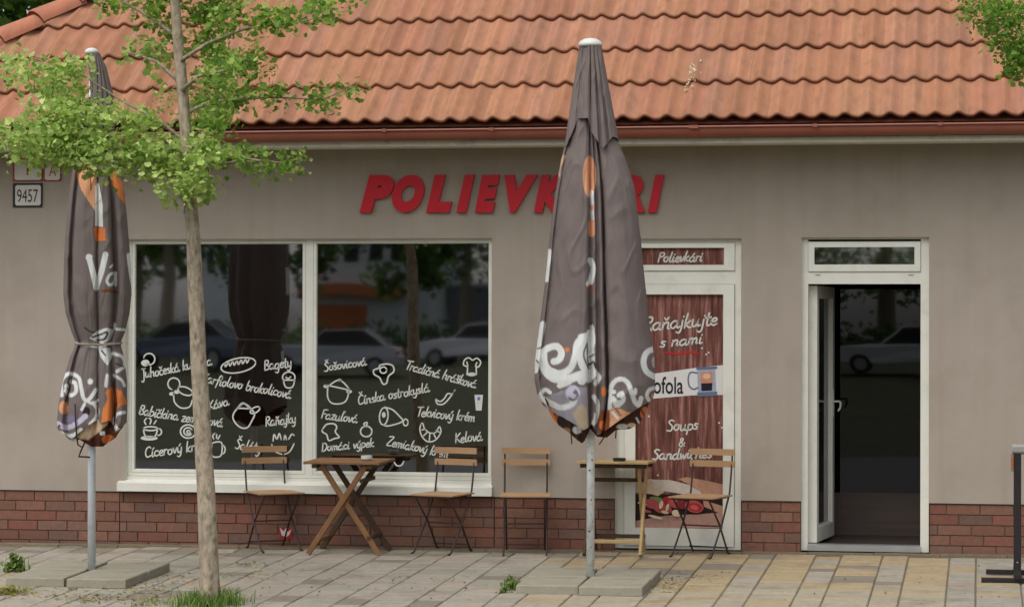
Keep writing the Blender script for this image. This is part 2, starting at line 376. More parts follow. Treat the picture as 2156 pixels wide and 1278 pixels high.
# flat lower deck, hip end and rear slopes
S = NROW*ROWL; YR, ZR = EY+S*CA, EZ+S*SA
b = MB()
b.add([rp_(HX0+.02, .02, -.05), rp_(HX1, .02, -.05), rp_(HX1, S, -.05), rp_(HX0+S*CA, S, -.05)], [(0, 1, 2, 3)])
yb = YR+(YR-EY)
b.add([(HX0, EY, EZ), (HX0, yb, EZ), (HX0+S*CA, YR, ZR)], [(0, 2, 1)]); b.add([(HX0, yb, EZ), (HX1, yb, EZ), (HX1, YR, ZR), (HX0+S*CA, YR, ZR)], [(0, 1, 2, 3)])
b.add([(HX1, EY, EZ-.1), (HX1, yb, EZ-.1), (HX1, YR, ZR-.02)], [(0, 1, 2)])
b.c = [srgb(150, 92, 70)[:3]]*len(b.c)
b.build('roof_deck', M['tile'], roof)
# hip tiles
hd = Vector((CA, CA, SA)).normalized(); up = Vector((0, 0, 1)); sd_ = hd.cross(up).normalized(); un = sd_.cross(hd)
h0 = Vector((HX0, EY, EZ+.015)); Lh = .40; nh = int(S*math.sqrt(2*CA*CA+SA*SA)/Lh)
for i in range(nh):
    q = MB(); a = h0+hd*(i*Lh); e = a+hd*(Lh+.05); c = vary(srgb(172, 112, 86), .06); vs = []
    for P, rr, dz_ in ((a, .146, .026), (a+hd*.004, .150, .030), (a+hd*.03, .150, .030), (e, .128, 0)):
        for k in range(13):
            t = math.pi*k/12; vs.append(P+sd_*math.cos(t)*rr+un*(math.sin(t)*rr*.8+dz_-.035))
    fs = [(j*13+k, j*13+k+1, (j+1)*13+k+1, (j+1)*13+k) for j in range(3) for k in range(12)]
    q.add(vs, fs, c)
    # inner front rim
    vs2 = [a+sd_*math.cos(math.pi*k/12)*.108+un*(math.sin(math.pi*k/12)*.086-.02) for k in range(13)]
    o = len(q.v); q.add(vs2, []); q.f += [(k, k+1, o+k+1, o+k) for k in range(12)]; q.c += [tuple(v*.6 for v in c)]*12
    q.build('hip_tile', M['tile'], roof, smooth=True)
# eaves: fascia, soffit, gutter
b = MB(); b.box(HX0+.1, HX1, -.44, -.42, 3.182, EZ-.03); b.build('fascia', M['dark'], shop)  # near-black colour stands in for the shade in the gap under the tiles
zs = at(1400, 310, 0).z
b = MB(); b.box(HX0+.1, HX1, -.452, -.001, 3.172, 3.186); b.box(HX0+.1, HX1, -.459, -.4525, 3.158, 3.20); b.build('soffit', M['soffit'], shop)
gr = empty('gutter', (HX0, -.5, EZ-.1), shop)
b = MB(); ng = 9
def gpath(x):  # the gutter falls slightly, measured on its rim
    zt = lerpt([(-9.2, at(480, 278, -.58).z-.004), (-5.9, at(480, 278, -.58).z), (-.0, at(2000, 260, -.58).z), (7, at(2000, 260, -.58).z)], x); return zt
gx = [HX0]+[HX0+.08+i*.5 for i in range(32)]+[HX1+.02]
RG = .064; ring = []
for x in gx:
    zt = gpath(x); L = []
    L.append((x, -.456, zt+.015))
    for k in range(ng+1):
        t = math.pi+math.pi*k/ng
        L.append((x, -.456-RG-math.cos(t)*-RG*-1 if False else -.456-RG+RG*math.cos(math.pi*k/ng), zt-.012-(.95*RG)*math.sin(math.pi*k/ng)*1.15))
    for k in range(7):
        t = math.pi*2*k/6; L.append((x, -.456-2*RG-.006-.009*math.cos(t+math.pi), zt-.005+.009*math.sin(t)))
    ring.append(L)
n = len(ring[0]); vs = [p for L in ring for p in L]
b.add(vs, [(i*n+k, i*n+k+1, (i+1)*n+k+1, (i+1)*n+k) for i in range(len(ring)-1) for k in range(n-1)])
b.build('gutter_channel', M['gutter'], gr, smooth=True)
for px in (300, 815, 1040, 1463, 1718, 1980):
    x = at(px, 290, -.5).x; zt = gpath(x); q = MB()
    pr = [(-.456-RG+(RG+.0035)*math.cos(math.pi*k/10), zt-.012-(RG*1.0925+.0035)*math.sin(math.pi*k/10)) for k in range(11)]
    wd = .016 if px not in (1463,) else .035
    for (y0, z0), (y1, z1) in zip(pr, pr[1:]): q.add([(x-wd, y0, z0), (x+wd, y0, z0), (x+wd, y1, z1), (x-wd, y1, z1)], [(0, 1, 2, 3)])
    q.box(x-wd, x+wd, pr[-1][0]-.024, pr[-1][0]-.0035, zt-.018, zt+.007)
    q.build('gutter_bracket', M['gutter'], gr)

# ---------------------------------------------------------------- joinery
def frame_rect(b, x0, x1, z0, z1, w_, y0, y1, wb=None, wt=None):   # mitred-looking frame from four butted boxes, tiny bevel strips
    wb = w_ if wb is None else wb; wt = w_ if wt is None else wt
    b.box(x0, x0+w_, y0, y1, z0, z1); b.box(x1-w_, x1, y0, y1, z0, z1)
    b.box(x0+w_, x1-w_, y0, y1, z1-wt, z1); b.box(x0+w_, x1-w_, y0, y1, z0, z0+wb)
def seam(b, x0, x1, z0, z1, y, t=.003):                            # thin grey strips coloured in as the shadow gap round a sash
    b.box(x0-t, x0, y-.0015, y+.01, z0-t, z1+t); b.box(x1, x1+t, y-.0015, y+.01, z0-t, z1+t)
    b.box(x0, x1, y-.0015, y+.01, z1, z1+t); b.box(x0, x1, y-.0015, y+.01, z0-t, z0)
# shop window
win = empty('shop_window', ((wx0+wx1)/2, FY, wz0), shop)
tag(win, 'wide two pane shop window with white chalk style lettering')
g1 = (X(283, 750), X(637, 750), Z(300, 988), Z(300, 513.5)); g2 = (X(665, 750), X(1029, 750), Z(900, 994), Z(900, 513.3))
b = MB(); gz0, gz1 = g1[2], g1[3]
for x0, x1, z0, z1 in ((wx0, g1[0], wz0, wz1), (g1[1], g2[0], wz0, wz1), (g2[1], wx1, wz0, wz1), (g1[0], g1[1], wz0, gz0), (g2[0], g2[1], wz0, gz0), (g1[0], g1[1], gz1, wz1), (g2[0], g2[1], gz1, wz1)):
    b.box(x0, x1, FY, FY+.07, z0, z1)
for g in (g1, g2):      # glazing bead
    frame_rect(b, g[0]-.001, g[1]+.001, gz0-.001, gz1+.001, .006, FY+.012, FY+.03)
b.build('frame', M['upvc'], win)
b = MB()
for g in (g1, g2): seam(b, g[0]-.022, g[1]+.022, gz0-.022, gz1+.018, FY, .0015)
b.build('shadow_gap', M['upvc2'], win)
for g in (g1, g2):
    q = MB(); q.quad((g[0], FY+.022, gz0), (g[1], FY+.022, gz0), (g[1], FY+.022, gz1), (g[0], FY+.022, gz1)); q.build('pane', M['glass'], win)
b = MB(); zsl = wz0-.004
b.add([(wx0-.05, -.05, zsl-.05), (wx1+.01, -.05, zsl-.05), (wx1+.01, FY-.001, zsl-.02), (wx0-.05, FY-.001, zsl-.02),
       (wx0-.05, -.05, zsl-.115), (wx1+.01, -.05, zsl-.115), (wx1+.01, .02, zsl-.115), (wx0-.05, .02, zsl-.115)],
      [(0, 1, 2, 3), (4, 5, 1, 0), (7, 6, 5, 4), (0, 3, 7, 4), (1, 5, 6, 2)])
b.box(wx0, wx1, FY-.012, FY+.06, zsl-.10, wz0-.002)
b.build('sill', M['upvc'], win)

# ---------------------------------------------------------------- handwriting: single stroke alphabet
G = {
'a': ([[(3, 3.5), (1.7, 4), (.4, 2.6), (.5, .7), (1.6, 0), (2.8, 1.4), (3.1, 3.8)], [(3.1, 3.8), (3, 1), (3.5, 0), (4.3, .7)]], 4),
'b': ([[(1, 8), (.6, 4), (.6, .5)], [(.6, 3), (2, 4.1), (3.2, 3), (3, 1), (1.6, 0), (.6, .6)]], 3.7),
'c': ([[(2.9, 3.3), (1.8, 4), (.6, 3), (.4, 1.2), (1.5, 0), (3.1, .8)]], 3.1),
'd': ([[(3, 3.5), (1.7, 4), (.4, 2.6), (.5, .7), (1.6, 0), (2.8, 1.4)], [(3.5, 8), (3.1, 4), (3, 1), (3.5, 0), (4.3, .7)]], 4.1),
'e': ([[(.5, 1.9), (2.4, 2.4), (2.5, 3.6), (1.5, 4), (.5, 2.6), (.6, .8), (1.6, 0), (3, .8)]], 3),
'f': ([[(3.4, 7.3), (2.4, 8), (1.6, 6.5), (1.2, 2), (.8, -2)], [(.2, 4), (2.7, 4.1)]], 2.6),
'g': ([[(3, 3.5), (1.7, 4), (.4, 2.6), (.5, .7), (1.6, .1), (2.8, 1.4)], [(3.1, 3.9), (3, -.8), (2.2, -2.9), (.7, -2.3)]], 3.8),
'h': ([[(1, 8), (.6, 4), (.5, 0)], [(.6, 2.5), (2, 4), (2.9, 3.1), (2.8, .6), (3.6, .2)]], 3.8),
'i': ([[(.8, 4), (.6, 1), (1.1, 0), (1.8, .6)], [(1.0, 5.7), (1.1, 6.1)]], 1.9),
'I': ([[(.8, 4), (.6, 1), (1.1, 0), (1.8, .6)]], 1.9),
'j': ([[(1.2, 4), (1, -1.4), (.2, -2.9), (-.8, -2.3)], [(1.3, 5.7), (1.4, 6.1)]], 1.9),
'k': ([[(1, 8), (.6, 4), (.5, 0)], [(2.8, 4), (.8, 2)], [(.9, 2.1), (2.2, .3), (3.3, .2)]], 3.3),
'l': ([[(1.2, 8), (.7, 3), (.8, .6), (1.3, 0), (2, .6)]], 2),
'm': ([[(.6, 4), (.5, 0)], [(.6, 2.6), (1.6, 4), (2.2, 3.2), (2.2, 0)], [(2.3, 2.6), (3.4, 4), (4, 3.2), (4, .5), (4.7, .3)]], 4.9),
'n': ([[(.6, 4), (.5, 0)], [(.6, 2.6), (1.9, 4), (2.8, 3.2), (2.7, .6), (3.5, .3)]], 3.7),
'o': ([[(2.2, 3.9), (.8, 3.4), (.4, 1.4), (1.5, 0), (2.8, 1), (2.8, 3), (1.8, 4), (3.4, 3.5)]], 3.5),
'p': ([[(.8, 4.2), (.6, 0), (.4, -3)], [(.7, 3), (2, 4.1), (3.2, 3), (3, 1), (1.7, .1), (.6, .8)]], 3.6),
'r': ([[(.6, 4), (.5, 0)], [(.6, 2.4), (1.5, 3.9), (2.5, 3.6)]], 2.6),
's': ([[(2.4, 3.6), (1.2, 4), (.7, 3), (2.2, 1.6), (1.8, .2), (.4, .4)]], 2.7),
't': ([[(1.3, 7), (1, 3), (1.1, .5), (1.7, 0), (2.4, .5)], [(.1, 4.4), (2.4, 4.6)]], 2.4),
'u': ([[(.5, 4), (.5, 1), (1.4, 0), (2.6, 1.4), (2.9, 4)], [(2.9, 4), (2.8, 1), (3.2, .1), (4, .6)]], 3.9),
'v': ([[(.4, 4), (1.3, 0), (2.6, 4)]], 2.8),
'w': ([[(.4, 4), (1.1, 0), (2, 3), (2.9, 0), (3.9, 4)]], 4.1),
'y': ([[(.5, 4), (.6, 1), (1.5, .1), (2.7, 1.6)], [(2.9, 4), (2.6, -.8), (1.6, -2.9), (.3, -2.3)]], 3.3),
'z': ([[(.4, 3.9), (2.6, 3.9), (.5, .1), (2.9, .1)]], 3),
'J': ([[(.6, 7.6), (3.4, 7.8)], [(2.2, 7.7), (2, 0), (1.2, -2.6), (0, -2)]], 3),
'K': ([[(.8, 7.6), (.5, 0)], [(3.6, 7.4), (.7, 3.6)], [(.8, 3.8), (3.7, .1)]], 3.8),
'B': ([[(.8, 7.6), (.5, 0)], [(.7, 7.4), (2.8, 7.3), (3, 5), (.8, 4), (3.1, 3.2), (3.2, .8), (.5, 0)]], 3.7),
'R': ([[(.8, 7.6), (.5, 0)], [(.7, 7.4), (3, 7.2), (3, 4.8), (.7, 3.8)], [(1, 3.9), (3.6, 0)]], 3.8),
'C': ([[(3.8, 6.6), (2.6, 7.6), (.9, 5.8), (.5, 2.4), (1.6, 0), (4, .9)]], 4.1),
'S': ([[(3.4, 6.9), (2, 7.7), (.8, 6.2), (2.9, 3.2), (2.4, .3), (.3, .6)]], 3.7),
'T': ([[(.2, 7.2), (4.2, 7.7)], [(2.2, 7.4), (1.9, 0)]], 3.6),
'F': ([[(.9, 7.5), (.6, 0)], [(.8, 7.4), (3.6, 7.6)], [(.8, 4), (3, 4.1)]], 3.2),
'D': ([[(.8, 7.6), (.5, 0)], [(.3, 7.5), (2.8, 7), (3.9, 4), (2.6, .6), (.3, 0)]], 4.2),
'Z': ([[(.5, 7.3), (3.7, 7.5), (.4, .2), (4, .2)]], 4.1),
'P': ([[(.8, 7.6), (.5, 0)], [(.6, 7.3), (3, 7.3), (3.2, 5), (.8, 3.7)]], 3.5),
'&': ([[(3.6, .3), (1, 5), (1.2, 7), (2.4, 7), (2.2, 5), (.5, 3), (.5, .8), (1.8, 0), (3.6, 3)]], 4),
}
AC = {'á': ('a', 1), 'é': ('e', 1), 'í': ('I', 1), 'ý': ('y', 1), 'č': ('c', 2), 'š': ('s', 2), 'ň': ('n', 2), 'ľ': ('l', 3), 'ó': ('o', 1), 'Š': ('S', 4), 'Č': ('C', 4)}
def glyph(ch):
    if ch == ' ': return [], 2.6
    if ch in AC:
        bch, k = AC[ch]; st, adv = G[bch]; st = [list(q) for q in st]; cx = adv*.42
        if k == 1: st.append([(cx, 5.2), (cx+.9, 6.6)])
        if k == 2: st.append([(cx-.8, 6.5), (cx, 5.3), (cx+1, 6.6)])
        if k == 3: st.append([(adv+.1, 8.2), (adv-.1, 6.9)])
        if k == 4: st.append([(cx-.5, 10), (cx+.3, 8.7), (cx+1.4, 10.1)])
        return st, adv
    st, adv = G[ch]; return st, adv
def ribbon(b, pts, wd, fn, col=(1, 1, 1), closed=False, sm=True):    # a stroke of constant width in photo units, laid on a plane by fn
    p = catmull(pts, 5) if sm else list(pts)
    n = len(p); L, Rr = [], []
    for i in range(n):
        a = p[max(i-1, 0)]; c_ = p[min(i+1, n-1)]
        dx, dy = c_[0]-a[0], c_[1]-a[1]; l = math.hypot(dx, dy) or 1
        nx, ny = -dy/l*wd/2, dx/l*wd/2
        e = .0
        L.append((p[i][0]+nx, p[i][1]+ny)); Rr.append((p[i][0]-nx, p[i][1]-ny))
    vs = [fn(*q) for q in L]+[fn(*q) for q in Rr]
    b.add(vs, [(i, i+1, n+i+1, n+i) for i in range(n-1)], col)
    for q in (p[0], p[-1]): disc(b, q[0], q[1], wd/2, wd/2, fn, col, 8)
def disc(b, cx, cy, rx, ry, fn, col=(1, 1, 1), n=20, rot=0):
    cr, sr = math.cos(rot), math.sin(rot)
    b.add([fn(cx+rx*math.cos(t)*cr-ry*math.sin(t)*sr, cy+rx*math.cos(t)*sr+ry*math.sin(t)*cr) for t in [2*math.pi*k/n for k in range(n)]], [tuple(range(n))], col)
def poly(b, pts, fn, col=(1, 1, 1)): b.add([fn(*p) for p in pts], [tuple(range(len(pts)))], col)
def word(text, x0, y0, x1, y1, xh, wd, fn, parent, ma=None, slant=.12, name='lettering', seed=0):
    rr = random.Random(hash_(text)+seed); tot = sum(glyph(c)[1] for c in text); dx, dy = x1-x0, y1-y0
    L = math.hypot(dx, dy); kx = L/tot; ky = xh/4; ux, uy = dx/L, dy/L; vx, vy = uy, -ux; x = 0; b = MB()
    for ch in text:
        st, adv = glyph(ch); jy = rr.uniform(-.35, .35)
        for s in st:
            P = [((x+q[0]+slant*q[1])*kx, (q[1]+jy)*ky) for q in s]
            ribbon(b, [(x0+ux*q[0]+vx*q[1], y0+uy*q[0]+vy*q[1]) for q in P], wd, fn)
        x += adv
    return b.build(name, ma or M['decal'], parent)
def hash_(t): return sum((i+1)*ord(c) for i, c in enumerate(t))
YG = FY+.019                           # decals sit on the pane
fw = lambda x, y: tuple(at(x, y, YG))
for t, x0, y0, x1, y1, xh in (
    ('Juhočeská kulajda', 298, 797, 446, 768, 10.5), ('Karfiolovo brokolicová', 424, 804, 611, 838, 10.5), ('Bagety', 556, 780, 614, 772, 11),
    ('Babičkina zemiaková', 291, 872, 467, 898, 10.5), ('Káva', 440, 863, 482, 852, 10), ('Raňajky', 559, 898, 623, 889, 10.5),
    ('Cícerový krém', 305, 963, 436, 945, 11), ('Šaláty', 494, 944, 548, 952, 11),
    ('Šošovicová', 682, 782, 771, 769, 9.5), ('Tradičná hrášková', 852, 776, 1000, 817, 10), ('Čínska ostrokyslá', 754, 852, 904, 825, 10),
    ('Fazuľová', 675, 880, 751, 890, 10), ('Tekvicový krém', 876, 875, 999, 887, 10.5), ('Domáci výpek', 677, 950, 787, 940, 9),
    ('Zemiakový krém', 813, 936, 942, 964, 10), ('Kelová', 958, 933, 1015, 926, 10.5)):
    word(t, x0, y0, x1, y1, xh, 2.75, fw, win)
def drawing(strokes, discs=(), wd=3.0, sub=win, fn=fw, ma=None):
    b = MB()
    for s in strokes: ribbon(b, s, wd, fn)
    for d in discs: disc(b, *d, fn)
    return b.build('drawing', ma or M['decal'], sub)
def circ(cx, cy, rx, ry, rot=0, a0=0, a1=360, n=14):
    cr, sr = math.cos(rot), math.sin(rot)
    return [(cx+rx*math.cos(R(a))*cr-ry*math.sin(R(a))*sr, cy+rx*math.cos(R(a))*sr+ry*math.sin(R(a))*cr) for a in [a0+(a1-a0)*k/n for k in range(n+1)]]
drawing([circ(314, 756, 12, 12, 0, -165, 120)], [(306, 764, 9, 7)])
drawing([circ(366, 808, 12.5, 12.5, 0, 110, 400), circ(390, 823, 16, 8, .35), [(366, 826), (367, 845), (378, 857), (390, 859), (400, 855), (405, 842)]], [(362, 829, 6, 4), (372, 825, 6, 4)])
drawing([circ(502, 769, 37, 15, -.19)]+[[(473+i*9, 765-i*1.6), (475+i*9, 772-i*1.6), (480+i*9, 763-i*1.6)] for i in range(6)], wd=3)
drawing([circ(608, 794, 13, 11, 0, 150, 390), [(597, 800), (620, 800)], [(597, 803), (602, 815), (615, 815), (620, 803)], [(602, 794), (607, 797), (612, 793)]])
drawing([[(511, 849), (501, 858), (492, 870), (491, 882), (500, 895), (511, 901), (522, 899), (530, 886), (536, 872), (530, 862), (520, 852), (511, 849)], [(500, 858), (512, 848), (526, 860)], [(500, 859), (526, 860)], circ(537, 863, 11, 5.5, -.5)], wd=3.2)
drawing([[(302, 902), (305, 916), (315, 921), (327, 917), (332, 902)], circ(317, 902, 15, 4), circ(334, 909, 6, 7, 0, -80, 110), [(307, 893), (304, 886), (309, 880)], [(316, 892), (318, 884), (314, 880)], [(324, 892), (329, 885)]], [(314, 922, 18, 5)])
drawing([circ(396, 908, 16, 14), circ(396, 908, 9, 8, 0, 40, 330), circ(397, 909, 3.5, 3, 0, 0, 300)], wd=3.2)
drawing([[(446, 933), (446, 957), (455, 962), (466, 957), (467, 933), (456, 930), (446, 933)], circ(468, 946, 6, 9, 0, -85, 85), [(450, 924), (448, 917), (452, 912)], [(459, 924), (463, 916)], [(456, 922), (456, 914)]])
drawing([[(572, 935), (578, 949), (596, 956), (610, 950), (619, 934)], [(575, 928), (577, 914), (583, 924), (588, 912), (592, 925)], [(598, 925), (600, 916), (603, 925)], [(608, 924), (614, 914), (619, 916)]])
drawing([[(690, 816), (690, 836), (698, 848), (714, 850), (727, 845), (733, 832), (734, 818)], [(685, 810), (736, 821)], [(693, 811), (715, 800), (735, 818)]], [(687, 813, 6, 4), (735, 824, 6, 4, ), (715, 800, 4, 3)])
drawing([[(800, 768), (815, 766), (827, 770), (829, 782), (818, 792), (814, 806), (806, 808), (799, 795), (788, 788), (787, 779), (797, 775), (800, 768)], circ(807, 779, 7, 6.5)], wd=3.2)
drawing([[(983, 788), (984, 773), (976, 768), (978, 758), (987, 753), (995, 758), (1004, 754), (1012, 762), (1008, 772), (1003, 773), (1003, 788)], [(985, 770), (983, 762)], [(1001, 771), (1004, 763)]], [(993, 788, 10, 4)])
drawing([[(917, 840), (921, 850), (932, 851), (941, 844), (949, 834), (956, 824)], [(917, 840), (927, 845), (936, 838), (942, 829), (950, 829)], [(953, 828), (958, 821)]], wd=3)
b = MB(); poly(b, [(999, 831), (1017, 831), (1014, 864), (1002, 864)], fw); b.build('drawing', M['decal'], win)
b = MB(); fb = lambda x, y: tuple(at(x, y, YG-.001)); disc(b, 1008, 839, 3.4, 4, fb); b.build('drawing', M['decalb'], win)
drawing([circ(808, 876, 9, 18, .1), [(810, 857), (826, 862), (840, 875), (847, 887), (820, 896), (808, 895)], circ(854, 889, 5, 7)], [(808, 873, 4, 6)])
drawing([[(886, 893), (884, 905), (890, 921), (903, 930), (918, 925), (928, 910), (925, 898), (917, 910), (905, 911), (894, 902), (890, 891), (886, 893)], [(887, 905), (895, 903)], [(891, 918), (900, 909)], [(904, 929), (905, 912)], [(918, 923), (912, 911)], [(926, 910), (918, 906)]], wd=2.8)
drawing([[(679, 903), (688, 893), (703, 892), (709, 899), (706, 909), (714, 920), (704, 923), (692, 927), (688, 915), (679, 909), (679, 903)]], wd=3.2)
drawing([circ(771, 908, 12, 11), [(771, 898), (766, 892), (773, 889), (771, 898)]], wd=3.2)
drawing([[(830, 973), (836, 980), (845, 979), (850, 971)]], wd=3)

# ---------------------------------------------------------------- poster door
dA = empty('closed_door', ((ax0+ax1)/2, FY, az0), shop)
tag(dA, 'closed white door covered by a dark red wood print poster')
xi0, xi1 = X(1314, 850), X(1547, 850); zb = gz(-2.2, 0)+.012
tz0, tz1 = Z(1450, 558), Z(1450, 522); tx0, tx1 = X(1337, 540), X(1536, 540)
lz1 = Z(1450, 599); px0_, px1_ = X(1337, 850), X(1526, 850); pz0, pz1 = Z(1450, 1112), Z(1450, 620)
b = MB()
b.box(ax0, xi0, FY, FY+.08, az0, az1); b.box(xi1, ax1, FY, FY+.08, az0, az1); b.box(xi0, xi1, FY, FY+.08, tz1+.04, az1)
b.box(xi0, xi1, FY, FY+.08, lz1+.002, tz0-.045); b.box(xi0, xi1, FY+.001, FY+.09, az0, az0+.02)
b.build('frame', M['upvc'], dA)
b = MB(); frame_rect(b, xi0+.002, xi1-.002, tz0-.043, tz1+.038, tx0-xi0, FY-.012, FY+.05, wb=.043, wt=.038); b.build('transom_frame', M['upvc'], dA)
b = MB(); frame_rect(b, xi0+.004, xi1-.004, az0+.024, lz1, px0_-xi0, FY-.014, FY+.05, wb=pz0-az0-.024, wt=lz1-pz1); b.build('leaf', M['upvc'], dA)
b = MB(); seam(b, xi0+.004, xi1-.004, az0+.024, lz1, FY-.0005); seam(b, xi0+.004, xi1-.004, tz0-.043, tz1+.036, FY-.0005, .002)
b.box(xi0+.1, xi0+.11, FY-.016, FY-.013, .2, 2.0) if False else None
b.build('shadow_gap', M['upvc2'], dA)
# wood print
pm = bpy.data.materials.new('red_wood_print'); pm.use_nodes = True; n = pm.node_tree.nodes; l = pm.node_tree.links
bs = n['Principled BSDF']; bs.inputs['Roughness'].default_value = .75; bs.inputs['Specular IOR Level'].default_value = .15
tc = n.new('ShaderNodeTexCoord'); mp = n.new('ShaderNodeMapping'); mp.inputs['Scale'].default_value = (14, 1, 1.1); l.new(tc.outputs['Object'], mp.inputs[0])
nz = n.new('ShaderNodeTexNoise'); nz.inputs['Scale'].default_value = 2.2; nz.inputs['Detail'].default_value = 9; nz.inputs['Roughness'].default_value = .7; l.new(mp.outputs[0], nz.inputs[0])
cr = n.new('ShaderNodeValToRGB'); e = cr.color_ramp.elements
e[0].position = .32; e[0].color = srgb(70, 40, 36); e[1].position = .7; e[1].color = srgb(168, 122, 110)
q = e.new(.5); q.color = srgb(108, 68, 58); l.new(nz.outputs['Fac'], cr.inputs[0]); l.new(cr.outputs[0], bs.inputs['Base Color'])
M['poster'] = pm
YP = FY+.016
b = MB(); b.quad((px0_, YP, pz0), (px1_, YP, pz0), (px1_, YP, pz1), (px0_, YP, pz1)); po = b.build('poster', pm, dA)
b = MB(); b.quad((tx0, YP, tz0), (tx1, YP, tz0), (tx1, YP, tz1), (tx0, YP, tz1)); b.build('transom_panel', pm, dA)
f1 = lambda k: (lambda x, y: tuple(at(x, y, YP-.0012*k)))
# food picture, banner and mug (flat print)
b = MB()
BRD = srgb(196, 168, 140)[:3]; BR2 = srgb(178, 134, 106)[:3]; HAM = srgb(172, 78, 76)[:3]; TOM = srgb(158, 44, 44)[:3]; CHS = srgb(208, 188, 160)[:3]; GRN = srgb(112, 128, 74)[:3]; DK = srgb(44, 30, 26)[:3]; PL_ = srgb(170, 132, 116)[:3]
poly(b, [(1338, 1040), (1525, 1040), (1525, 1110), (1338, 1110)], f1(1), DK)
poly(b, [(1338, 1096), (1400, 1085), (1470, 1082), (1525, 1078), (1525, 1111), (1338, 1111)], f1(2), PL_)
poly(b, [(1338, 1010), (1372, 1008), (1400, 1020), (1398, 1036), (1385, 1044), (1372, 1040), (1338, 1036)], f1(3), BRD)
poly(b, [(1372, 1009), (1410, 1010), (1450, 1020), (1478, 1036), (1474, 1046), (1440, 1040), (1400, 1034), (1378, 1028)], f1(4), srgb(190, 178, 162)[:3])
poly(b, [(1428, 1008), (1446, 1004), (1480, 1010), (1525, 1020), (1525, 1046), (1482, 1040), (1460, 1024)], f1(5), BR2)
poly(b, [(1480, 1052), (1525, 1066), (1525, 1084), (1482, 1066)], f1(5), BR2)
for i, (x, y, rx, ry, c) in enumerate([(1385, 1052, 18, 6, GRN), (1372, 1060, 16, 10, HAM), (1395, 1070, 20, 11, HAM), (1408, 1055, 14, 10, TOM), (1420, 1060, 14, 9, HAM), (1436, 1062, 13, 9, srgb(120, 42, 40)), (1462, 1066, 20, 13, HAM), (1463, 1067, 15, 9, TOM), (1462, 1068, 9, 5, srgb(186, 92, 84)), (1424, 1080, 10, 7, CHS), (1380, 1088, 16, 3, CHS), (1352, 1060, 10, 2.5, CHS), (1400, 1078, 8, 3, CHS), (1392, 1062, 4, 9, CHS), (1405, 1068, 3, 8, CHS), (1360, 1075, 12, 3, HAM)]):
    disc(b, x, y, rx, ry, f1(6+i), c[:3], 16, rot=.25)
b.build('food_picture', M['flat'], dA)
b = MB(); poly(b, [(1338, 792), (1460, 775), (1526, 768), (1526, 831), (1460, 832), (1338, 842)], f1(1)); b.build('banner', M['pwhite'], dA)
b = MB()
poly(b, [(1468, 776), (1506, 774), (1508, 832), (1470, 834)], f1(2), srgb(150, 158, 170)[:3])
poly(b, [(1475, 783), (1500, 782), (1500, 806), (1476, 807)], f1(3), srgb(190, 128, 98)[:3]); poly(b, [(1476, 807), (1500, 806), (1499, 822), (1477, 823)], f1(3), srgb(32, 26, 40)[:3])
disc(b, 1488, 792, 8, 6, f1(4), srgb(206, 170, 140)[:3]); poly(b, [(1466, 773), (1510, 771), (1510, 776), (1466, 778)], f1(4), srgb(92, 104, 124)[:3])
poly(b, [(1468, 826), (1510, 824), (1510, 833), (1468, 835)], f1(4), srgb(92, 104, 124)[:3])
ribbon(b, [(1468, 785), (1454, 784), (1449, 796), (1451, 812), (1460, 819), (1469, 816)], 3, f1(3), srgb(92, 104, 130)[:3])
b.build('mug_picture', M['flat'], dA)
fp = f1(2)
word('Raňajkujte', 1354, 697, 1509, 684, 15, 3.6, fp, dA, slant=.2); word('s nami', 1388, 731, 1478, 723, 12, 3.4, fp, dA, slant=.2)
word('Soups', 1403, 907, 1469, 904, 12, 3.2, fp, dA, slant=.15); word('&', 1429, 940, 1442, 939, 9, 3, fp, dA); word('Sandwiches', 1373, 968, 1498, 963, 11, 3.4, fp, dA, slant=.15)
word('Polievkári', 1384, 552, 1478, 550, 10.5, 3.2, fp, dA, slant=.2)
b = MB(); ribbon(b, [(1402, 742), (1425, 745), (1450, 741), (1470, 744)], 4, fp); b.build('underline', M['pred'], dA)
b = MB()
for x, y in ((1345, 740), (1376, 762), (1478, 733), (1492, 742), (1350, 868), (1366, 876), (1514, 890), (1520, 900), (1385, 1000), (1364, 755), (1487, 746)): disc(b, x, y, 2.2, 1.8, fp)
b.build('speckles', M['decal'], dA)

def text_mesh(s, ma, name, parent, X0, X1, Z0, Z1, Y, extrude=.0, offset=.0, shear=0, inv=True):
    cu = bpy.data.curves.new('t', 'FONT'); cu.body = s; cu.size = 1; cu.offset = offset; cu.extrude = .01 if extrude else 0; cu.shear = shear; cu.resolution_u = 6
    ob = bpy.data.objects.new('t', cu); C.objects.link(ob); dg = bpy.context.evaluated_depsgraph_get()
    me = bpy.data.meshes.new_from_object(ob.evaluated_get(dg)); bpy.data.objects.remove(ob)
    xs_ = [v.co.x for v in me.vertices]; ys_ = [v.co.y for v in me.vertices]; a, b_, c_, d = min(xs_), max(xs_), min(ys_), max(ys_)
    for v in me.vertices:
        x, y, z = v.co; v.co = (X0+(x-a)/(b_-a)*(X1-X0), Y-(extrude*(z/.01+1)/2 if extrude else 0), Z0+(y-c_)/(d-c_)*(Z1-Z0))
    me.name = name; me.materials.clear(); me.materials.append(ma); o = bpy.data.objects.new(name, me); C.objects.link(o)
    if parent: o.parent = parent; o.matrix_parent_inverse = world_of(parent).inverted()
    return o
o = text_mesh('kofola', M['pblack'], 'lettering', dA, X(1361, 810), X(1438, 810), Z(1400, 829), Z(1400, 793), YP-.003, offset=.012)

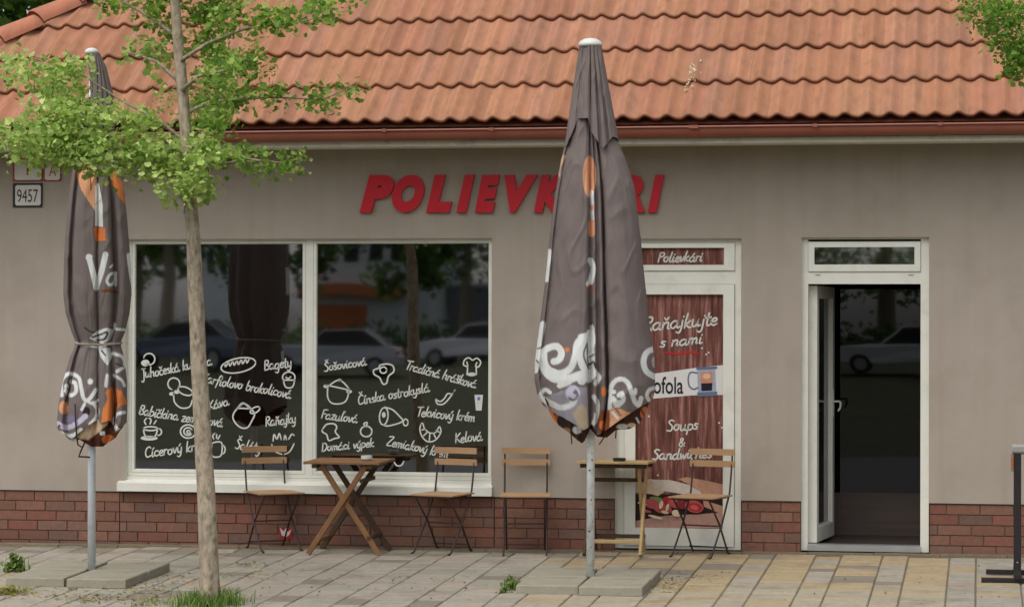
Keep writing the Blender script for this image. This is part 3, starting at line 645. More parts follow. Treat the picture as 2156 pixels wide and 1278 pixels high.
# ---------------------------------------------------------------- open door
dB = empty('open_door', ((dx0+dx1)/2, FY, dz0), shop)
tag(dB, 'white framed glazed door standing open inwards')
ix0, ix1 = X(1701, 900), X(1938, 900); hz1 = Z(1820, 598); qz0, qz1 = Z(1820, 557), Z(1820, 520.5); qx0, qx1 = X(1714, 540), X(1926, 540)
b = MB()
b.box(dx0, ix0, FY, FY+.09, dz0, dz1); b.box(ix1, dx1, FY, FY+.09, dz0, dz1); b.box(ix0, ix1, FY, FY+.09, qz1+.06, dz1)
b.box(ix0, ix1, FY, FY+.09, hz1, qz0-.055)
b.build('frame', M['upvc'], dB)
b = MB(); frame_rect(b, ix0+.002, ix1-.002, qz0-.053, qz1+.042, qx0-ix0, FY-.012, FY+.05, wb=.053, wt=.042); b.build('transom_frame', M['upvc'], dB)
b = MB(); b.quad((qx0, FY+.02, qz0), (qx1, FY+.02, qz0), (qx1, FY+.02, qz1), (qx0, FY+.02, qz1)); b.build('transom_pane', M['glass'], dB)
b = MB(); seam(b, ix0+.004, ix1-.004, qz0-.053, qz1+.042, FY-.0005, .002)
for px in (1722, 1918): p_ = at(px, 579, FY-.003); b.box(p_.x-.02, p_.x+.02, FY-.004, FY+.002, p_.z-.003, p_.z+.003)
b.build('shadow_gap', M['upvc2'], dB)
b = MB(); b.box(ix0, ix1, FY-.03, FY+.10, dz0, Z(1820, 1147)); b.build('threshold', M['metalp'], dB)
# leaf, hinged on the left, swung 84 degrees inwards
lf = empty('leaf', (ix0+.03, FY+.085, Z(1820, 1147)), dB)
HL = hz1-Z(1820, 1147)-.012; LW = .80; ang = R(83.5)
def leaf_xf(o): o.matrix_parent_inverse = Matrix(); o.matrix_basis = Matrix.Identity(4)
lf.rotation_euler = (0, 0, ang); lf.matrix_parent_inverse = Matrix.Translation(-dB.location) @ shop.matrix_basis.inverted() if False else world_of(dB).inverted()
b = MB(); frame_rect(b, 0, LW, .006, HL, .085, -.035, .035, wb=.11)
frame_rect(b, .083, LW-.083, .114, HL-.083, .012, -.024, .024)
b.build('stile', M['upvc'], lf, local=True)
b = MB(); b.quad((.09, 0, .115), (LW-.09, 0, .115), (LW-.09, 0, HL-.09), (.09, 0, HL-.09)); b.build('pane', M['glassd'], lf, local=True)
b = MB(); hzz = at(1757, 846, .8).z-Z(1820, 1147)
for sy in (-1, 1):
    b.box(LW-.06, LW-.03, sy*.035-.004, sy*.035+.004, hzz-.12, hzz+.1)
    b.tube([(LW-.045, sy*.036, hzz), (LW-.045, sy*.075, hzz+.002), (LW-.052, sy*.085, hzz-.002), (LW-.09, sy*.087, hzz-.03), (LW-.12, sy*.082, hzz-.055)] if False else
           [(LW-.045, sy*.036, hzz), (LW-.045, sy*.082, hzz+.003), (LW-.047, sy*.094, hzz-.006), (LW-.062, sy*.092, hzz-.05), (LW-.08, sy*.078, hzz-.075)], .0085, 8)
b.build('handle', M['upvc'], lf, local=True)
# inner glazed screen of the lobby
sc_ = empty('inner_screen', (-.9, 1.35, .08), shop)
b = MB(); b.box(-1.36, -.2, 1.35, 1.39, .075, .42); b.build('lower_panel', mat('brown_panel', srgb(84, 72, 64), .6, .3, var=.25, scale=3, stretch=(.3, 1, 6)), sc_)
b = MB(); b.quad((-1.36, 1.36, .42), (-.2, 1.36, .42), (-.2, 1.36, 2.6), (-1.36, 1.36, 2.6)); b.build('pane', glass('inner_glass', .085, (.2, .2, .2), .015), sc_)

# ================================================================ signs on the wall
sg = empty('wall_letters', tuple(at(1078, 410, 0))); tag(sg, 'red raised italic capitals spelling the shop name above the window', 'sign')
s_ = 'POLIEVKÁRI'; spans = [(757, 828), (829, 895), (896, 952), (957, 997), (998, 1052), (1058, 1130), (1122, 1190), (1196, 1262), (1266, 1336), (1344, 1399)]
spans = [(757, 829), (825, 893), (897, 951), (961, 999), (1000, 1052), (1062, 1132), (1124, 1196), (1202, 1284), (1290, 1358), (1364, 1398)]
for ch, (a, b_) in zip(s_, spans):
    z0, z1 = at((a+b_)/2, 447.5, -.03).z, at((a+b_)/2, 368.5, -.03).z
    if ch == 'Á': z1 = at((a+b_)/2, 348, -.03).z
    text_mesh(ch, M['red'], 'letter', sg, at(a, 410, -.03).x, at(b_, 410, -.03).x, z0, z1, -.004, extrude=.03, offset=.075, shear=.26)
def plate(name, label, x0, y0, x1, y1, border, inner, char, cm, bw=3.4):
    e = empty(name, tuple(at((x0+x1)/2, y1, 0))); tag(e, label, 'sign')
    A, B_ = at(x0, y1, 0), at(x1, y0, 0); q = MB(); q.bar((A.x, -.008, (A.z+B_.z)/2), (B_.x, -.008, (A.z+B_.z)/2), .012, B_.z-A.z, up=(0, 0, 1), bev=.2); q.build('plate', border, e)
    a, c_ = at(x0+bw, y1-bw, -.0145), at(x1-bw, y0+bw, -.0145); q = MB(); k = .012
    pts = [(a.x+k, a.z), (c_.x-k, a.z), (c_.x, a.z+k), (c_.x, c_.z-k), (c_.x-k, c_.z), (a.x+k, c_.z), (a.x, c_.z-k), (a.x, a.z+k)]
    q.add([(p[0], -.0155, p[1]) for p in pts], [tuple(range(8))]); q.build('face', inner, e)
    mx_, mz_ = (x1-x0), (y1-y0)
    return e
pw = mat('enamel_white', srgb(196, 190, 178), .35, .4, var=.05, scale=10)
rb = mat('enamel_red', srgb(150, 44, 40), .4, .4)
e = plate('number_sign', 'white plate with black border and black number 9457', 28, 386, 90, 437, M['black'], pw, '', None, 4)
text_mesh('9457', M['black'], 'number', e, at(36, 410, -.017).x, at(80, 410, -.017).x, at(50, 426, -.017).z, at(50, 399, -.017).z, -.0172)
e = plate('number_sign', 'red bordered white plate with a red figure 1, above the black bordered plate', 28, 333, 90, 382, rb, pw, '', None, 2.6)
text_mesh('1', rb, 'number', e, at(56, 360, -.017).x, at(61, 360, -.017).x, at(50, 369, -.017).z, at(50, 347, -.017).z, -.0172)
e = plate('number_sign', 'small red bordered white plate with a red letter A, beside the plate with figure 1', 92, 338, 129, 382, rb, pw, '', None, 2.6)
text_mesh('A', rb, 'number', e, at(103, 360, -.017).x, at(118, 360, -.017).x, at(110, 371, -.017).z, at(110, 348, -.017).z, -.0172)
# sticker on the brick base
st = empty('sticker', tuple(at(601, 1130, .008))); tag(st, 'small red and white sticker low on the brick base behind a chair', 'sticker')
b = MB(); f_ = lambda x, y: tuple(at(x, y, .008)); poly(b, [(588, 1110), (615, 1111), (614, 1134), (589, 1133)], f_); b.build('backing', M['pred'], st)
b = MB(); f_ = lambda x, y: tuple(at(x, y, .006)); poly(b, [(589, 1110), (597, 1118), (602, 1111), (608, 1119), (614, 1112), (609, 1126), (602, 1130), (593, 1126)], f_); b.build('emblem', M['pwhite'], st)
# small pale clump on the roof tiles
b = MB(); rr = random.Random(4)
for i in range(46):
    s = .56+rr.gauss(0, .085); x = at(1459, 190, 0).x+rr.gauss(0, .022)-(.56-s)*.1; p_ = Vector(rp_(x, s, wave(x)+.03)); r_ = rr.uniform(.004, .011)
    d = Vector((rr.uniform(-1, 1), rr.uniform(-1, 1), rr.uniform(0, 1))).normalized()*rr.uniform(.01, .03)
    b.tube([p_, p_+d], [r_, r_*.6], 5)
tag(b.build('debris_clump', mat('pale_debris', srgb(206, 196, 160), .9, .1)), 'pale dry clump of droppings lying on the roof tiles', 'debris')
import numpy as np
# ================================================================ parasol bases: concrete slabs
def slab(x0, x1, y0, y1, label, dz=0, rot=0, group='concrete slabs weighing down the parasol feet'):
    cx, cy = (x0+x1)/2, (y0+y1)/2; hx, hy = (x1-x0)/2, (y1-y0)/2; k = .006; b = MB(); H = .062; rr = random.Random(int(cx*1000))
    g = lambda x, y: GX*x+GS*y
    L = []
    for z, i in ((.001, 0), (H-k, 0), (H, k)):
        L += [(sx*(hx-i), sy*(hy-i), z+g(sx*hx, sy*hy)) for sx, sy in ((-1, -1), (1, -1), (1, 1), (-1, 1))]
    b.add(L, [(3, 2, 1, 0), (8, 9, 10, 11)]+[(j*4+i, j*4+(i+1) % 4, j*4+4+(i+1) % 4, j*4+4+i) for j in range(2) for i in range(4)])
    o = b.build('concrete_weight', M['conc']); o.location = (cx, cy, gz(cx, cy)+dz); o.rotation_euler = (0, 0, rot)
    return tag(o, label, 'concrete weight', group)
for nm, xa, xb, xc, xd, y0 in (('left', -6.80, -6.375, -6.335, -5.90, -2.62), ('right', -3.13, -2.70, -2.685, -2.25, -2.63)):
    P = 'left parasol' if nm == 'left' else 'right parasol'
    slab(xa, xb, y0+.04, y0+.525, 'grey concrete slab, front left of four under the '+P, 0, .01)
    slab(xc, xd, y0, y0+.49, 'grey concrete slab, front right of four under the '+P, .002, -.008)
    slab(xa-.01, xb-.01, y0+.54, y0+1.01, 'grey concrete slab, rear left of four under the '+P, .001, -.01)
    slab(xc+.005, xd+.005, y0+.5, y0+.99, 'grey concrete slab, rear right of four under the '+P, .001, .006)

# ================================================================ parasols
FAB = srgb(114, 103, 98)[:3]; FWH = srgb(214, 214, 208)[:3]; FOR_ = srgb(206, 120, 66)[:3]; FBR = srgb(120, 66, 40)[:3]; FCR = srgb(206, 176, 144)[:3]; FDK = srgb(52, 42, 42)[:3]; FPE = srgb(208, 150, 112)[:3]
def paint(x, y, layers, base):
    col = np.tile(np.array(base), (len(x), 1))
    for ty, pts, wd, c in layers:
        if ty == 's':
            p = np.array(catmull([tuple(q) for q in pts], 6)); d = np.full(len(x), 1e9)
            for (ax, ay), (bx, by) in zip(p[:-1], p[1:]):
                vx, vy = bx-ax, by-ay; L2 = vx*vx+vy*vy+1e-9
                t = np.clip(((x-ax)*vx+(y-ay)*vy)/L2, 0, 1); d = np.minimum(d, np.hypot(x-ax-t*vx, y-ay-t*vy))
            k = np.clip((wd/2+.6-d)/1.2, 0, 1)
        elif ty == 'e':
            (cx, cy), (rx, ry) = pts; d = np.sqrt(((x-cx)/rx)**2+((y-cy)/ry)**2); k = np.clip((1-d)*min(rx, ry)+.5, 0, 1)
        else:
            p = pts; ins = np.zeros(len(x), bool)
            for (ax, ay), (bx, by) in zip(p, p[1:]+p[:1]):
                if ay == by: continue
                cnd = ((ay > y) != (by > y)) & (x < (bx-ax)*(y-ay)/(by-ay)+ax); ins ^= cnd
            k = ins.astype(float)
        col = col*(1-k[:, None])+np.array(c[:3])*k[:, None]
    return col
def canopy(name, parent, YC, axis, widths, section, ytop, hem, layers, base=FAB, dsc=.9, ny=300, nc=300, ma=None, wr=1.0, seed=0):
    # resample the closed section
    sec = [Vector(p) for p in section]; q = []
    for _ in range(2):
        q = []
        for a, b_ in zip(sec, sec[1:]+sec[:1]): q += [a*.78+b_*.22, a*.22+b_*.78]
        sec = q
    lens = [(b_-a).length*(1 if (a.y+b_.y) < .05 else .3) for a, b_ in zip(sec, sec[1:]+sec[:1])]; tot = sum(lens); P = []
    acc = 0; i = 0; cum = [0]
    for l_ in lens: cum.append(cum[-1]+l_)
    for k in range(nc):
        t = tot*k/nc
        while cum[i+1] < t: i += 1
        f = (t-cum[i])/(lens[i] or 1); P.append(sec[i].lerp(sec[(i+1) % len(sec)], f))
    tl = [(w_[0], w_[1]) for w_ in widths]; tr = [(w_[0], w_[2]) for w_ in widths]; ta = axis
    vs = []; px_ = []; py_ = []
    for j in range(ny+1):
        v = j/ny
        for p in P:
            yb = hem(lerpt(ta, 850)+p.x*(lerpt(tr, 850)-lerpt(ta, 850) if p.x > 0 else lerpt(ta, 850)-lerpt(tl, 850)), p.y) if name != 'vent' else hem(lerpt(ta, 290)+p.x*(lerpt(tr, 290)-lerpt(ta, 290) if p.x > 0 else lerpt(ta, 290)-lerpt(tl, 290)), p.y)
            y = ytop+(yb-ytop)*v; a = lerpt(ta, y); hl, hr = a-lerpt(tl, y), lerpt(tr, y)-a; hw = (hl+hr)/2
            nz_ = noise.noise(Vector((p.x*2.2+seed, p.y*2, y*.012)))*1.0+.5*noise.noise(Vector((p.x*5+seed, p.y*4+3, y*.03)))-1.3*max(0, .22-abs(noise.noise(Vector((p.x*2.6+y*.006+seed, p.y*2+7, y*.011)))))*3+.6*abs(noise.noise(Vector((p.x*9+seed, 3, y*.008+p.x))))
            edge = max(0, 1-abs(p.x))
            x = a+p.x*(hr if p.x > 0 else hl)+nz_*wr*.8*min(1, edge*6)
            Y = YC+p.y*hw/303*dsc+nz_*.010*wr*(1 if hw > 25 else .4)
            vs.append(at(x, y, Y)); px_.append(x); py_.append(y)
    n = len(P); col = paint(np.array(px_), np.array(py_), layers, base)
    back = np.tile(np.array([p.y > .02 for p in P]), ny+1); col[back] = np.array(base)
    fs = [(j*n+k, j*n+(k+1) % n, (j+1)*n+(k+1) % n, (j+1)*n+k) for j in range(ny) for k in range(n)]
    me = bpy.data.meshes.new(name); me.from_pydata(vs, [], fs); me.update()
    att = me.attributes.new('Col', 'FLOAT_COLOR', 'POINT'); att.data.foreach_set('color', np.hstack([col, np.ones((len(col), 1))]).astype(np.float32).ravel())
    me.polygons.foreach_set('use_smooth', [True]*len(me.polygons)); me.materials.append(ma or M['fabric'])
    o = bpy.data.objects.new(name, me); C.objects.link(o); o.parent = parent; o.matrix_parent_inverse = world_of(parent).inverted(); return o
def tabf(tab): return lambda x, d=0: lerpt(tab, x)
W, O, B_, CR, P_ = FWH, FOR_, FBR, FCR, FPE
# ---- right parasol
YU = -2.08
uR = empty('closed_parasol', (at(1243, 1208, YU).x, YU, gz(-2.66, YU)+.06))
tag(uR, 'closed grey brown parasol with white swirls on its hem, hanging loose before the poster door', 'parasol', 'closed parasols on slab feet')
secR = [(-1, 0), (-.97, -.25), (-.92, -.36), (-.87, -.24), (-.82, -.42), (-.55, -.74), (-.25, -.82), (-.06, -.76), (-.03, -.55), (-.015, -.46), (.03, -.58), (.08, -.62), (.12, -.5), (.145, -.46), (.18, -.63), (.235, -.62), (.262, -.38), (.275, -.36), (.29, -.6), (.34, -.74), (.62, -.76), (.86, -.5), (.97, -.22), (1, 0), (.85, .5), (.45, .5), (.3, .85), (0, .6), (-.3, .85), (-.5, .5), (-.85, .5)]
wR = [(170, 1212, 1272), (250, 1200, 1290), (290, 1193, 1298), (330, 1182, 1316), (365, 1176, 1328), (395, 1171, 1337), (410, 1168, 1339), (500, 1156, 1350), (600, 1146, 1360), (700, 1133, 1371), (760, 1125, 1380), (800, 1124, 1381), (830, 1130, 1379), (860, 1146, 1370), (900, 1168, 1352), (935, 1192, 1328)]
hemR = tabf([(1125, 806), (1136, 848), (1150, 864), (1185, 884), (1222, 906), (1238, 900), (1247, 893), (1262, 916), (1283, 906), (1315, 883), (1343, 862), (1372, 842), (1381, 832)])
lay = [('p', [(1150, 870), (1145, 838), (1200, 815), (1236, 815), (1240, 905), (1222, 906)], 0, srgb(150, 146, 152)),  # pale patch paints the light along the left panel's lower edge
 ('e', ((1241, 372), (14, 44)), 0, P_), ('s', [(1246, 405), (1247, 440)], 9, W), ('s', [(1246, 440), (1247, 462)], 9, FWH), ('s', [(1247, 436), (1246, 440)], 9, P_), ('s', [(1246, 470), (1246, 492)], 14, P_),
 ('s', [(1188, 330), (1178, 352), (1176, 370)], 7, srgb(190, 160, 132)),
 ('s', [(1243, 548), (1249, 565), (1244, 590), (1240, 598)], 12, W), ('s', [(1243, 603), (1247, 610)], 8, srgb(150, 90, 66)),
 ('s', [(1157, 528), (1155, 560), (1151, 590)], 8, W),
 ('s', [(1143, 682), (1137, 712), (1131, 745), (1127, 780)], 12, W), ('s', [(1132, 734), (1146, 729)], 3, FDK), ('s', [(1129, 758), (1138, 770), (1134, 784)], 3, FDK),
 ('s', [(1234, 707), (1216, 722), (1211, 750), (1200, 776), (1178, 786), (1156, 778), (1146, 762), (1143, 745), (1152, 734), (1172, 729), (1182, 742), (1177, 757), (1166, 761)], 14, W),
 ('s', [(1143, 745), (1146, 775), (1165, 795), (1195, 798), (1222, 790), (1245, 790)], 18, W), ('s', [(1226, 712), (1226, 760), (1236, 784), (1225, 800)], 20, W), ('s', [(1241, 700), (1246, 760), (1240, 800)], 12, W),
 ('s', [(1246, 688), (1249, 720), (1242, 750), (1252, 780)], 9, W), ('s', [(1236, 724), (1229, 748), (1240, 776)], 4, FAB), ('s', [(1241, 752), (1252, 745)], 3, FDK), ('s', [(1240, 768), (1250, 762), (1254, 775)], 4, FDK),
 ('s', [(1215, 792), (1195, 806), (1178, 812)], 11, W), ('s', [(1137, 832), (1147, 820), (1158, 826)], 8, W), ('s', [(1140, 838), (1162, 850), (1182, 858), (1205, 850), (1212, 832)], 12, W),
 ('e', ((1206, 828), (15, 17)), 0, srgb(196, 192, 206)), ('s', [(1198, 838), (1208, 842), (1216, 832), (1212, 822)], 5, srgb(120, 110, 120)), ('e', ((1210, 826), (4, 4)), 0, FAB),
 ('p', [(1205, 870), (1225, 850), (1236, 862), (1238, 902), (1222, 905)], 0, srgb(186, 166, 140)),
 ('e', ((1194, 736), (5, 5)), 0, O), ('s', [(1256, 786), (1262, 795), (1254, 808)], 9, W), ('s', [(1250, 835), (1258, 850), (1255, 880), (1250, 890)], 10, W), ('s', [(1253, 852), (1252, 868)], 4, FAB), ('e', ((1271, 824), (6, 10)), 0, O),
 ('p', [(1258, 885), (1266, 862), (1283, 868), (1283, 908), (1262, 915)], 0, FBR), ('e', ((1268, 895), (7, 10)), 0, O),
 ('s', [(1284, 858), (1285, 822), (1293, 804), (1308, 798), (1322, 806), (1330, 826), (1337, 846), (1345, 852), (1350, 838)], 10, W), ('s', [(1290, 838), (1301, 850), (1312, 842), (1309, 828), (1303, 832)], 10, W), ('e', ((1292, 825), (5, 5)), 0, W), ('e', ((1338, 824), (4, 8)), 0, W), ('e', ((1300, 850), (9, 8)), 0, W),
 ('p', [(1284, 862), (1292, 856), (1330, 870), (1290, 900), (1284, 904)], 0, P_), ('s', [(1290, 868), (1300, 880)], 5, W), ('s', [(1296, 860), (1306, 874)], 4, FAB),
 ('s', [(1382, 732), (1362, 742), (1355, 760), (1360, 780), (1376, 792), (1386, 794)], 12, W), ('e', ((1378, 762), (6, 12)), 0, srgb(170, 160, 160)), ('s', [(1384, 816), (1368, 820), (1362, 832), (1366, 842)], 8, W), ('e', ((1376, 834), (5, 5)), 0, P_)]
canopy('canopy', uR, YU, [(0, 1243), (2000, 1243)], wR, secR, 180, hemR, lay, seed=3)
# inner printed underside hanging below the hem
hemI = tabf([(1146, 880), (1152, 894), (1190, 924), (1205, 933), (1226, 924), (1243, 902), (1262, 919), (1290, 921), (1310, 905), (1345, 903), (1362, 892), (1368, 870)])
layI = [('e', ((1170, 872), (24, 26)), 0, O), ('e', ((1182, 884), (9, 14)), 0, FDK), ('s', [(1150, 865), (1158, 895), (1190, 918)], 4, FBR), ('e', ((1192, 908), (10, 8)), 0, srgb(150, 120, 90)), ('s', [(1195, 925), (1215, 926)], 6, FDK), ('e', ((1215, 905), (10, 8)), 0, W),
 ('e', ((1262, 900), (9, 14)), 0, O), ('e', ((1310, 898), (12, 6)), 0, srgb(200, 196, 190)), ('e', ((1358, 870), (10, 14)), 0, O), ('s', [(1350, 862), (1362, 885)], 4, FBR), ('e', ((1330, 895), (9, 5)), 0, FCR), ('s', [(1340, 880), (1350, 898)], 4, W)]
wI = [(y, xl+6, xr-6) for y, xl, xr in wR]
canopy('lining', uR, YU, [(0, 1243), (2000, 1243)], wI, secR, 790, hemI, layI, base=srgb(70, 44, 34)[:3], dsc=.72, ny=60, nc=220, wr=2.5, seed=9)
secV = [(-1, 0), (-.95, -.3), (-.7, -.6), (-.6, -.5), (-.52, -.66), (-.2, -.86), (-.04, -.84), (.0, -.6), (.05, -.86), (.26, -.88), (.34, -.62), (.42, -.88), (.56, -.78), (.62, -.55), (.7, -.72), (.92, -.4), (1, 0), (.7, .6), (.3, .6), (0, .9), (-.3, .6), (-.7, .6)]
wV = [(90, 1220, 1266), (97, 1219, 1267), (150, 1211, 1277), (200, 1203, 1286), (250, 1196, 1296), (300, 1189, 1305), (315, 1187, 1307)]
hemV = lambda x, d: (lerpt([(1186, 314), (1196, 306), (1203, 282), (1213, 250), (1238, 249), (1242, 272), (1250, 286), (1268, 313), (1290, 288), (1297, 290), (1305, 299)], x) if d < 0 else 300)
canopy('vent', uR, YU, [(0, 1243), (400, 1244)], wV, secV, 95, hemV, [], dsc=1.12, ny=70, nc=200, base=tuple(v*1.05 for v in FAB), seed=5)
def dome(px, y0, y1, r, Y, parent):
    c = at(px, y1, Y); h = (y1-y0)/303; b = MB(); N = 24; vs = []
    prof = [(.88, -.016), (.98, -.008), (1, 0), (.96, .25*h), (.8, .6*h), (.5, .88*h), (.2, .99*h)]
    for rr, zz in prof: vs += [(c.x+math.cos(2*math.pi*k/N)*r*rr, c.y+math.sin(2*math.pi*k/N)*r*rr, c.z+zz) for k in range(N)]
    b.add(vs, [(j*N+k, j*N+(k+1) % N, (j+1)*N+(k+1) % N, (j+1)*N+k) for j in range(len(prof)-1) for k in range(N)]+[tuple(range((len(prof)-1)*N, len(prof)*N)), tuple(range(N-1, -1, -1))])
    b.build('cap', M['cap'], parent, smooth=True)
dome(1243, 81, 95, .086, YU, uR)
bp_ = uR.location; tp = at(1243, 100, YU); b = MB(); b.tube([bp_, (bp_.x, YU, 1.5), (bp_.x, YU, tp.z)], .0285, 16); b.build('pole', M['pole'], uR, smooth=True)
b = MB(); rr = random.Random(8)
for px, py in ((1246, 955), (1241, 990), (1246, 1021), (1244, 1052), (1243, 1083), (1247, 1098), (1240, 1118), (1244, 1152), (1246, 968), (1249, 1200)):
    p = at(px, py, YU-.029); dx = p.x-bp_.x; y = YU-math.sqrt(max(0, .0292**2-min(abs(dx), .028)**2)); s = rr.uniform(.004, .009)
    b.tube([(p.x, y+.001, p.z-s*.4), (p.x+.002, y-.0005, p.z), (p.x, y+.001, p.z+s*.5)], [s*.5, s, s*.3], 6)
b.build('rust_spots', M['black'], uR)
def rods(parent, specs, Y, r=.0045):
    for pts in specs:
        b = MB(); b.tube([tuple(at(x, y, Y+d)) for x, y, d in pts], r, 8); b.build('rib', M['black'], parent)
rods(uR, [[(1204, 934, -.12), (1200, 880, -.2)], [(1296, 922, -.1), (1300, 870, -.2)], [(1262, 935, -.02), (1282, 905, -.12), (1310, 860, -.2)], [(1228, 930, -.02), (1236, 890, -.1)]], YU)
# ---- left parasol
YL = -2.08
uL = empty('closed_parasol', (at(193, 1200, YL).x, YL, gz(-6.34, YL)+.06))
tag(uL, 'closed grey brown parasol tied round the middle, partly behind the tree leaves beside the window', 'parasol', 'closed parasols on slab feet')
secL = [(-1, 0), (-.95, -.38), (-.86, -.5), (-.78, -.3), (-.74, -.28), (-.70, -.62), (-.45, -.82), (-.15, -.82), (-.04, -.72), (.0, -.56), (.06, -.74), (.3, -.82), (.42, -.72), (.5, -.4), (.56, -.36), (.66, -.62), (.8, -.58), (.95, -.3), (1, 0), (.85, .5), (.4, .5), (.25, .85), (0, .6), (-.3, .85), (-.5, .5), (-.85, .5)]
wL = [(200, 186, 240), (260, 180, 240), (290, 172, 232), (320, 160, 240), (350, 153, 250), (400, 146, 262), (450, 140, 268), (500, 136, 272), (560, 133, 277), (620, 132, 278), (660, 137, 274), (700, 150, 264), (718, 158, 256), (730, 156, 256), (750, 147, 262), (800, 132, 268), (850, 122, 269), (890, 118, 268), (920, 124, 258), (945, 140, 236)]
hemL = tabf([(118, 884), (124, 905), (148, 925), (175, 905), (200, 886), (215, 890), (232, 885), (250, 912), (268, 888)])
layL = [('p', [(163, 345), (172, 333), (198, 340), (206, 400), (204, 450), (190, 430), (170, 398), (162, 370)], 0, P_), ('p', [(200, 392), (208, 384), (216, 430), (217, 478), (200, 476)], 0, W), ('s', [(198, 434), (212, 422)], 3, FCR), ('p', [(197, 479), (222, 479), (223, 506), (202, 508)], 0, O), ('s', [(188, 340), (192, 400)], 2.5, FBR),
 ('p', [(228, 356), (244, 362), (258, 385), (264, 432), (250, 414), (236, 388)], 0, O),
 ('s', [(187, 541), (196, 575), (203, 606)], 12, W), ('s', [(204, 600), (214, 570), (222, 536)], 12, W), ('s', [(183, 543), (192, 540)], 6, W), ('s', [(244, 575), (232, 578), (225, 592), (232, 600), (241, 592), (243, 576), (243, 600)], 6, W), ('s', [(232, 563), (237, 558)], 4, W), ('s', [(216, 613), (230, 612), (246, 616)], 6, FBR), ('s', [(272, 538), (276, 570), (281, 600)], 11, W),
 ('s', [(178, 690), (196, 700), (218, 694), (236, 690)], 3, FDK), ('p', [(188, 712), (205, 697), (225, 690), (240, 694), (232, 716), (214, 724)], 0, W), ('s', [(194, 710), (212, 704), (226, 700), (220, 714), (205, 716)], 4, FDK), ('s', [(160, 722), (185, 728), (210, 730), (235, 722)], 3.5, W), ('s', [(242, 682), (243, 692), (262, 694)], 5, W),
 ('p', [(206, 732), (232, 732), (236, 752), (226, 770), (212, 752)], 0, W), ('s', [(214, 738), (222, 748)], 3, FDK), ('s', [(238, 744), (258, 752), (262, 770), (246, 782)], 7, W), ('s', [(240, 790), (256, 800), (262, 812)], 6, W), ('s', [(226, 790), (223, 812)], 7, W), ('s', [(244, 765), (260, 772)], 3, FDK),
 ('s', [(130, 832), (129, 805), (138, 790), (152, 787), (166, 796), (171, 816), (176, 838), (186, 842), (202, 820)], 8, W), ('s', [(138, 822), (148, 832), (160, 824), (158, 806), (150, 804)], 8, W), ('e', ((140, 813), (5, 5)), 0, W), ('e', ((190, 803), (6, 6)), 0, W), ('s', [(186, 846), (196, 850), (206, 842)], 5, W),
 ('p', [(212, 862), (224, 822), (236, 814), (256, 822), (268, 850), (252, 854), (238, 872), (232, 895), (216, 900), (206, 886)], 0, O), ('s', [(212, 826), (222, 838), (212, 862), (210, 884)], 8, FAB), ('s', [(262, 868), (246, 872), (240, 886), (246, 902), (258, 906), (268, 898)], 7, W), ('e', ((252, 886), (7, 8)), 0, FAB), ('s', [(252, 918), (262, 905)], 6, W),
 ('e', ((134, 858), (10, 14)), 0, P_), ('s', [(196, 848), (205, 862), (202, 880), (190, 892)], 8, W), ('e', ((182, 866), (8, 10)), 0, FDK), ('s', [(172, 862), (178, 850)], 6, W),
 ('s', [(122, 892), (140, 900), (160, 892), (180, 876)], 11, srgb(190, 186, 200)), ('s', [(128, 912), (150, 918), (170, 905)], 9, W), ('e', ((150, 882), (12, 8)), 0, srgb(120, 110, 130)), ('s', [(118, 902), (126, 896)], 4, FDK)]
canopy('canopy', uL, YL, [(0, 210), (600, 205), (720, 207), (2000, 196)], wL, secL, 205, hemL, layL, seed=21)
hemLI = tabf([(130, 905), (145, 930), (165, 925), (190, 940), (215, 940), (232, 940), (250, 925), (262, 900)])
layLI = [('p', [(160, 922), (165, 905), (205, 884), (240, 880), (210, 908), (186, 926)], 0, CR), ('e', ((228, 925), (14, 10)), 0, O), ('e', ((216, 912), (6, 5)), 0, W), ('s', [(140, 930), (160, 925)], 6, W), ('e', ((245, 912), (8, 8)), 0, B_)]
canopy('lining', uL, YL, [(0, 203), (2000, 196)], [(y, a+5, c-5) for y, a, c in wL], secL, 800, hemLI, layLI, base=srgb(80, 46, 34)[:3], dsc=.72, ny=50, nc=200, wr=2.5, seed=31)
wLV = [(105, 184, 204), (112, 183, 210), (140, 186, 224), (200, 190, 240), (250, 181, 245), (300, 172, 240), (340, 168, 240)]
canopy('vent', uL, YL, [(0, 196), (150, 205), (400, 208)], wLV, secV, 112, lambda x, d: 312+10*math.sin(x*.3), [], dsc=1.1, ny=60, nc=200, base=tuple(v*.95 for v in FAB), seed=15)
dome(193, 101, 110, .05, YL, uL)
tL = at(196, 112, YL); bl = uL.location; b = MB(); b.tube([bl, tuple(at(193, 950, YL)), tuple(tL)], .0285, 16); b.build('pole', M['polel'], uL, smooth=True)
b = MB(); ring_ = []
for k in range(25):
    t = 2*math.pi*k/24; y = 722+3*math.sin(t); x = 207+49*math.cos(t); ring_.append(tuple(at(x, y, YL-.155*math.sin(t)*(1) )))
b.tube(ring_, .008, 6, cap=False); b.build('tie_strap', M['conc'], uL)
b = MB(); b.tube([tuple(at(x, y, YL+d)) for x, y, d in ((158, 850, -.19), (159, 880, -.19), (161, 915, -.19), (164, 936, -.18), (174, 942, -.17), (178, 932, -.15), (170, 950, -.12), (166, 961, -.1), (188, 962, -.03))], .006, 8); b.build('crank_handle', M['black'], uL, smooth=True)

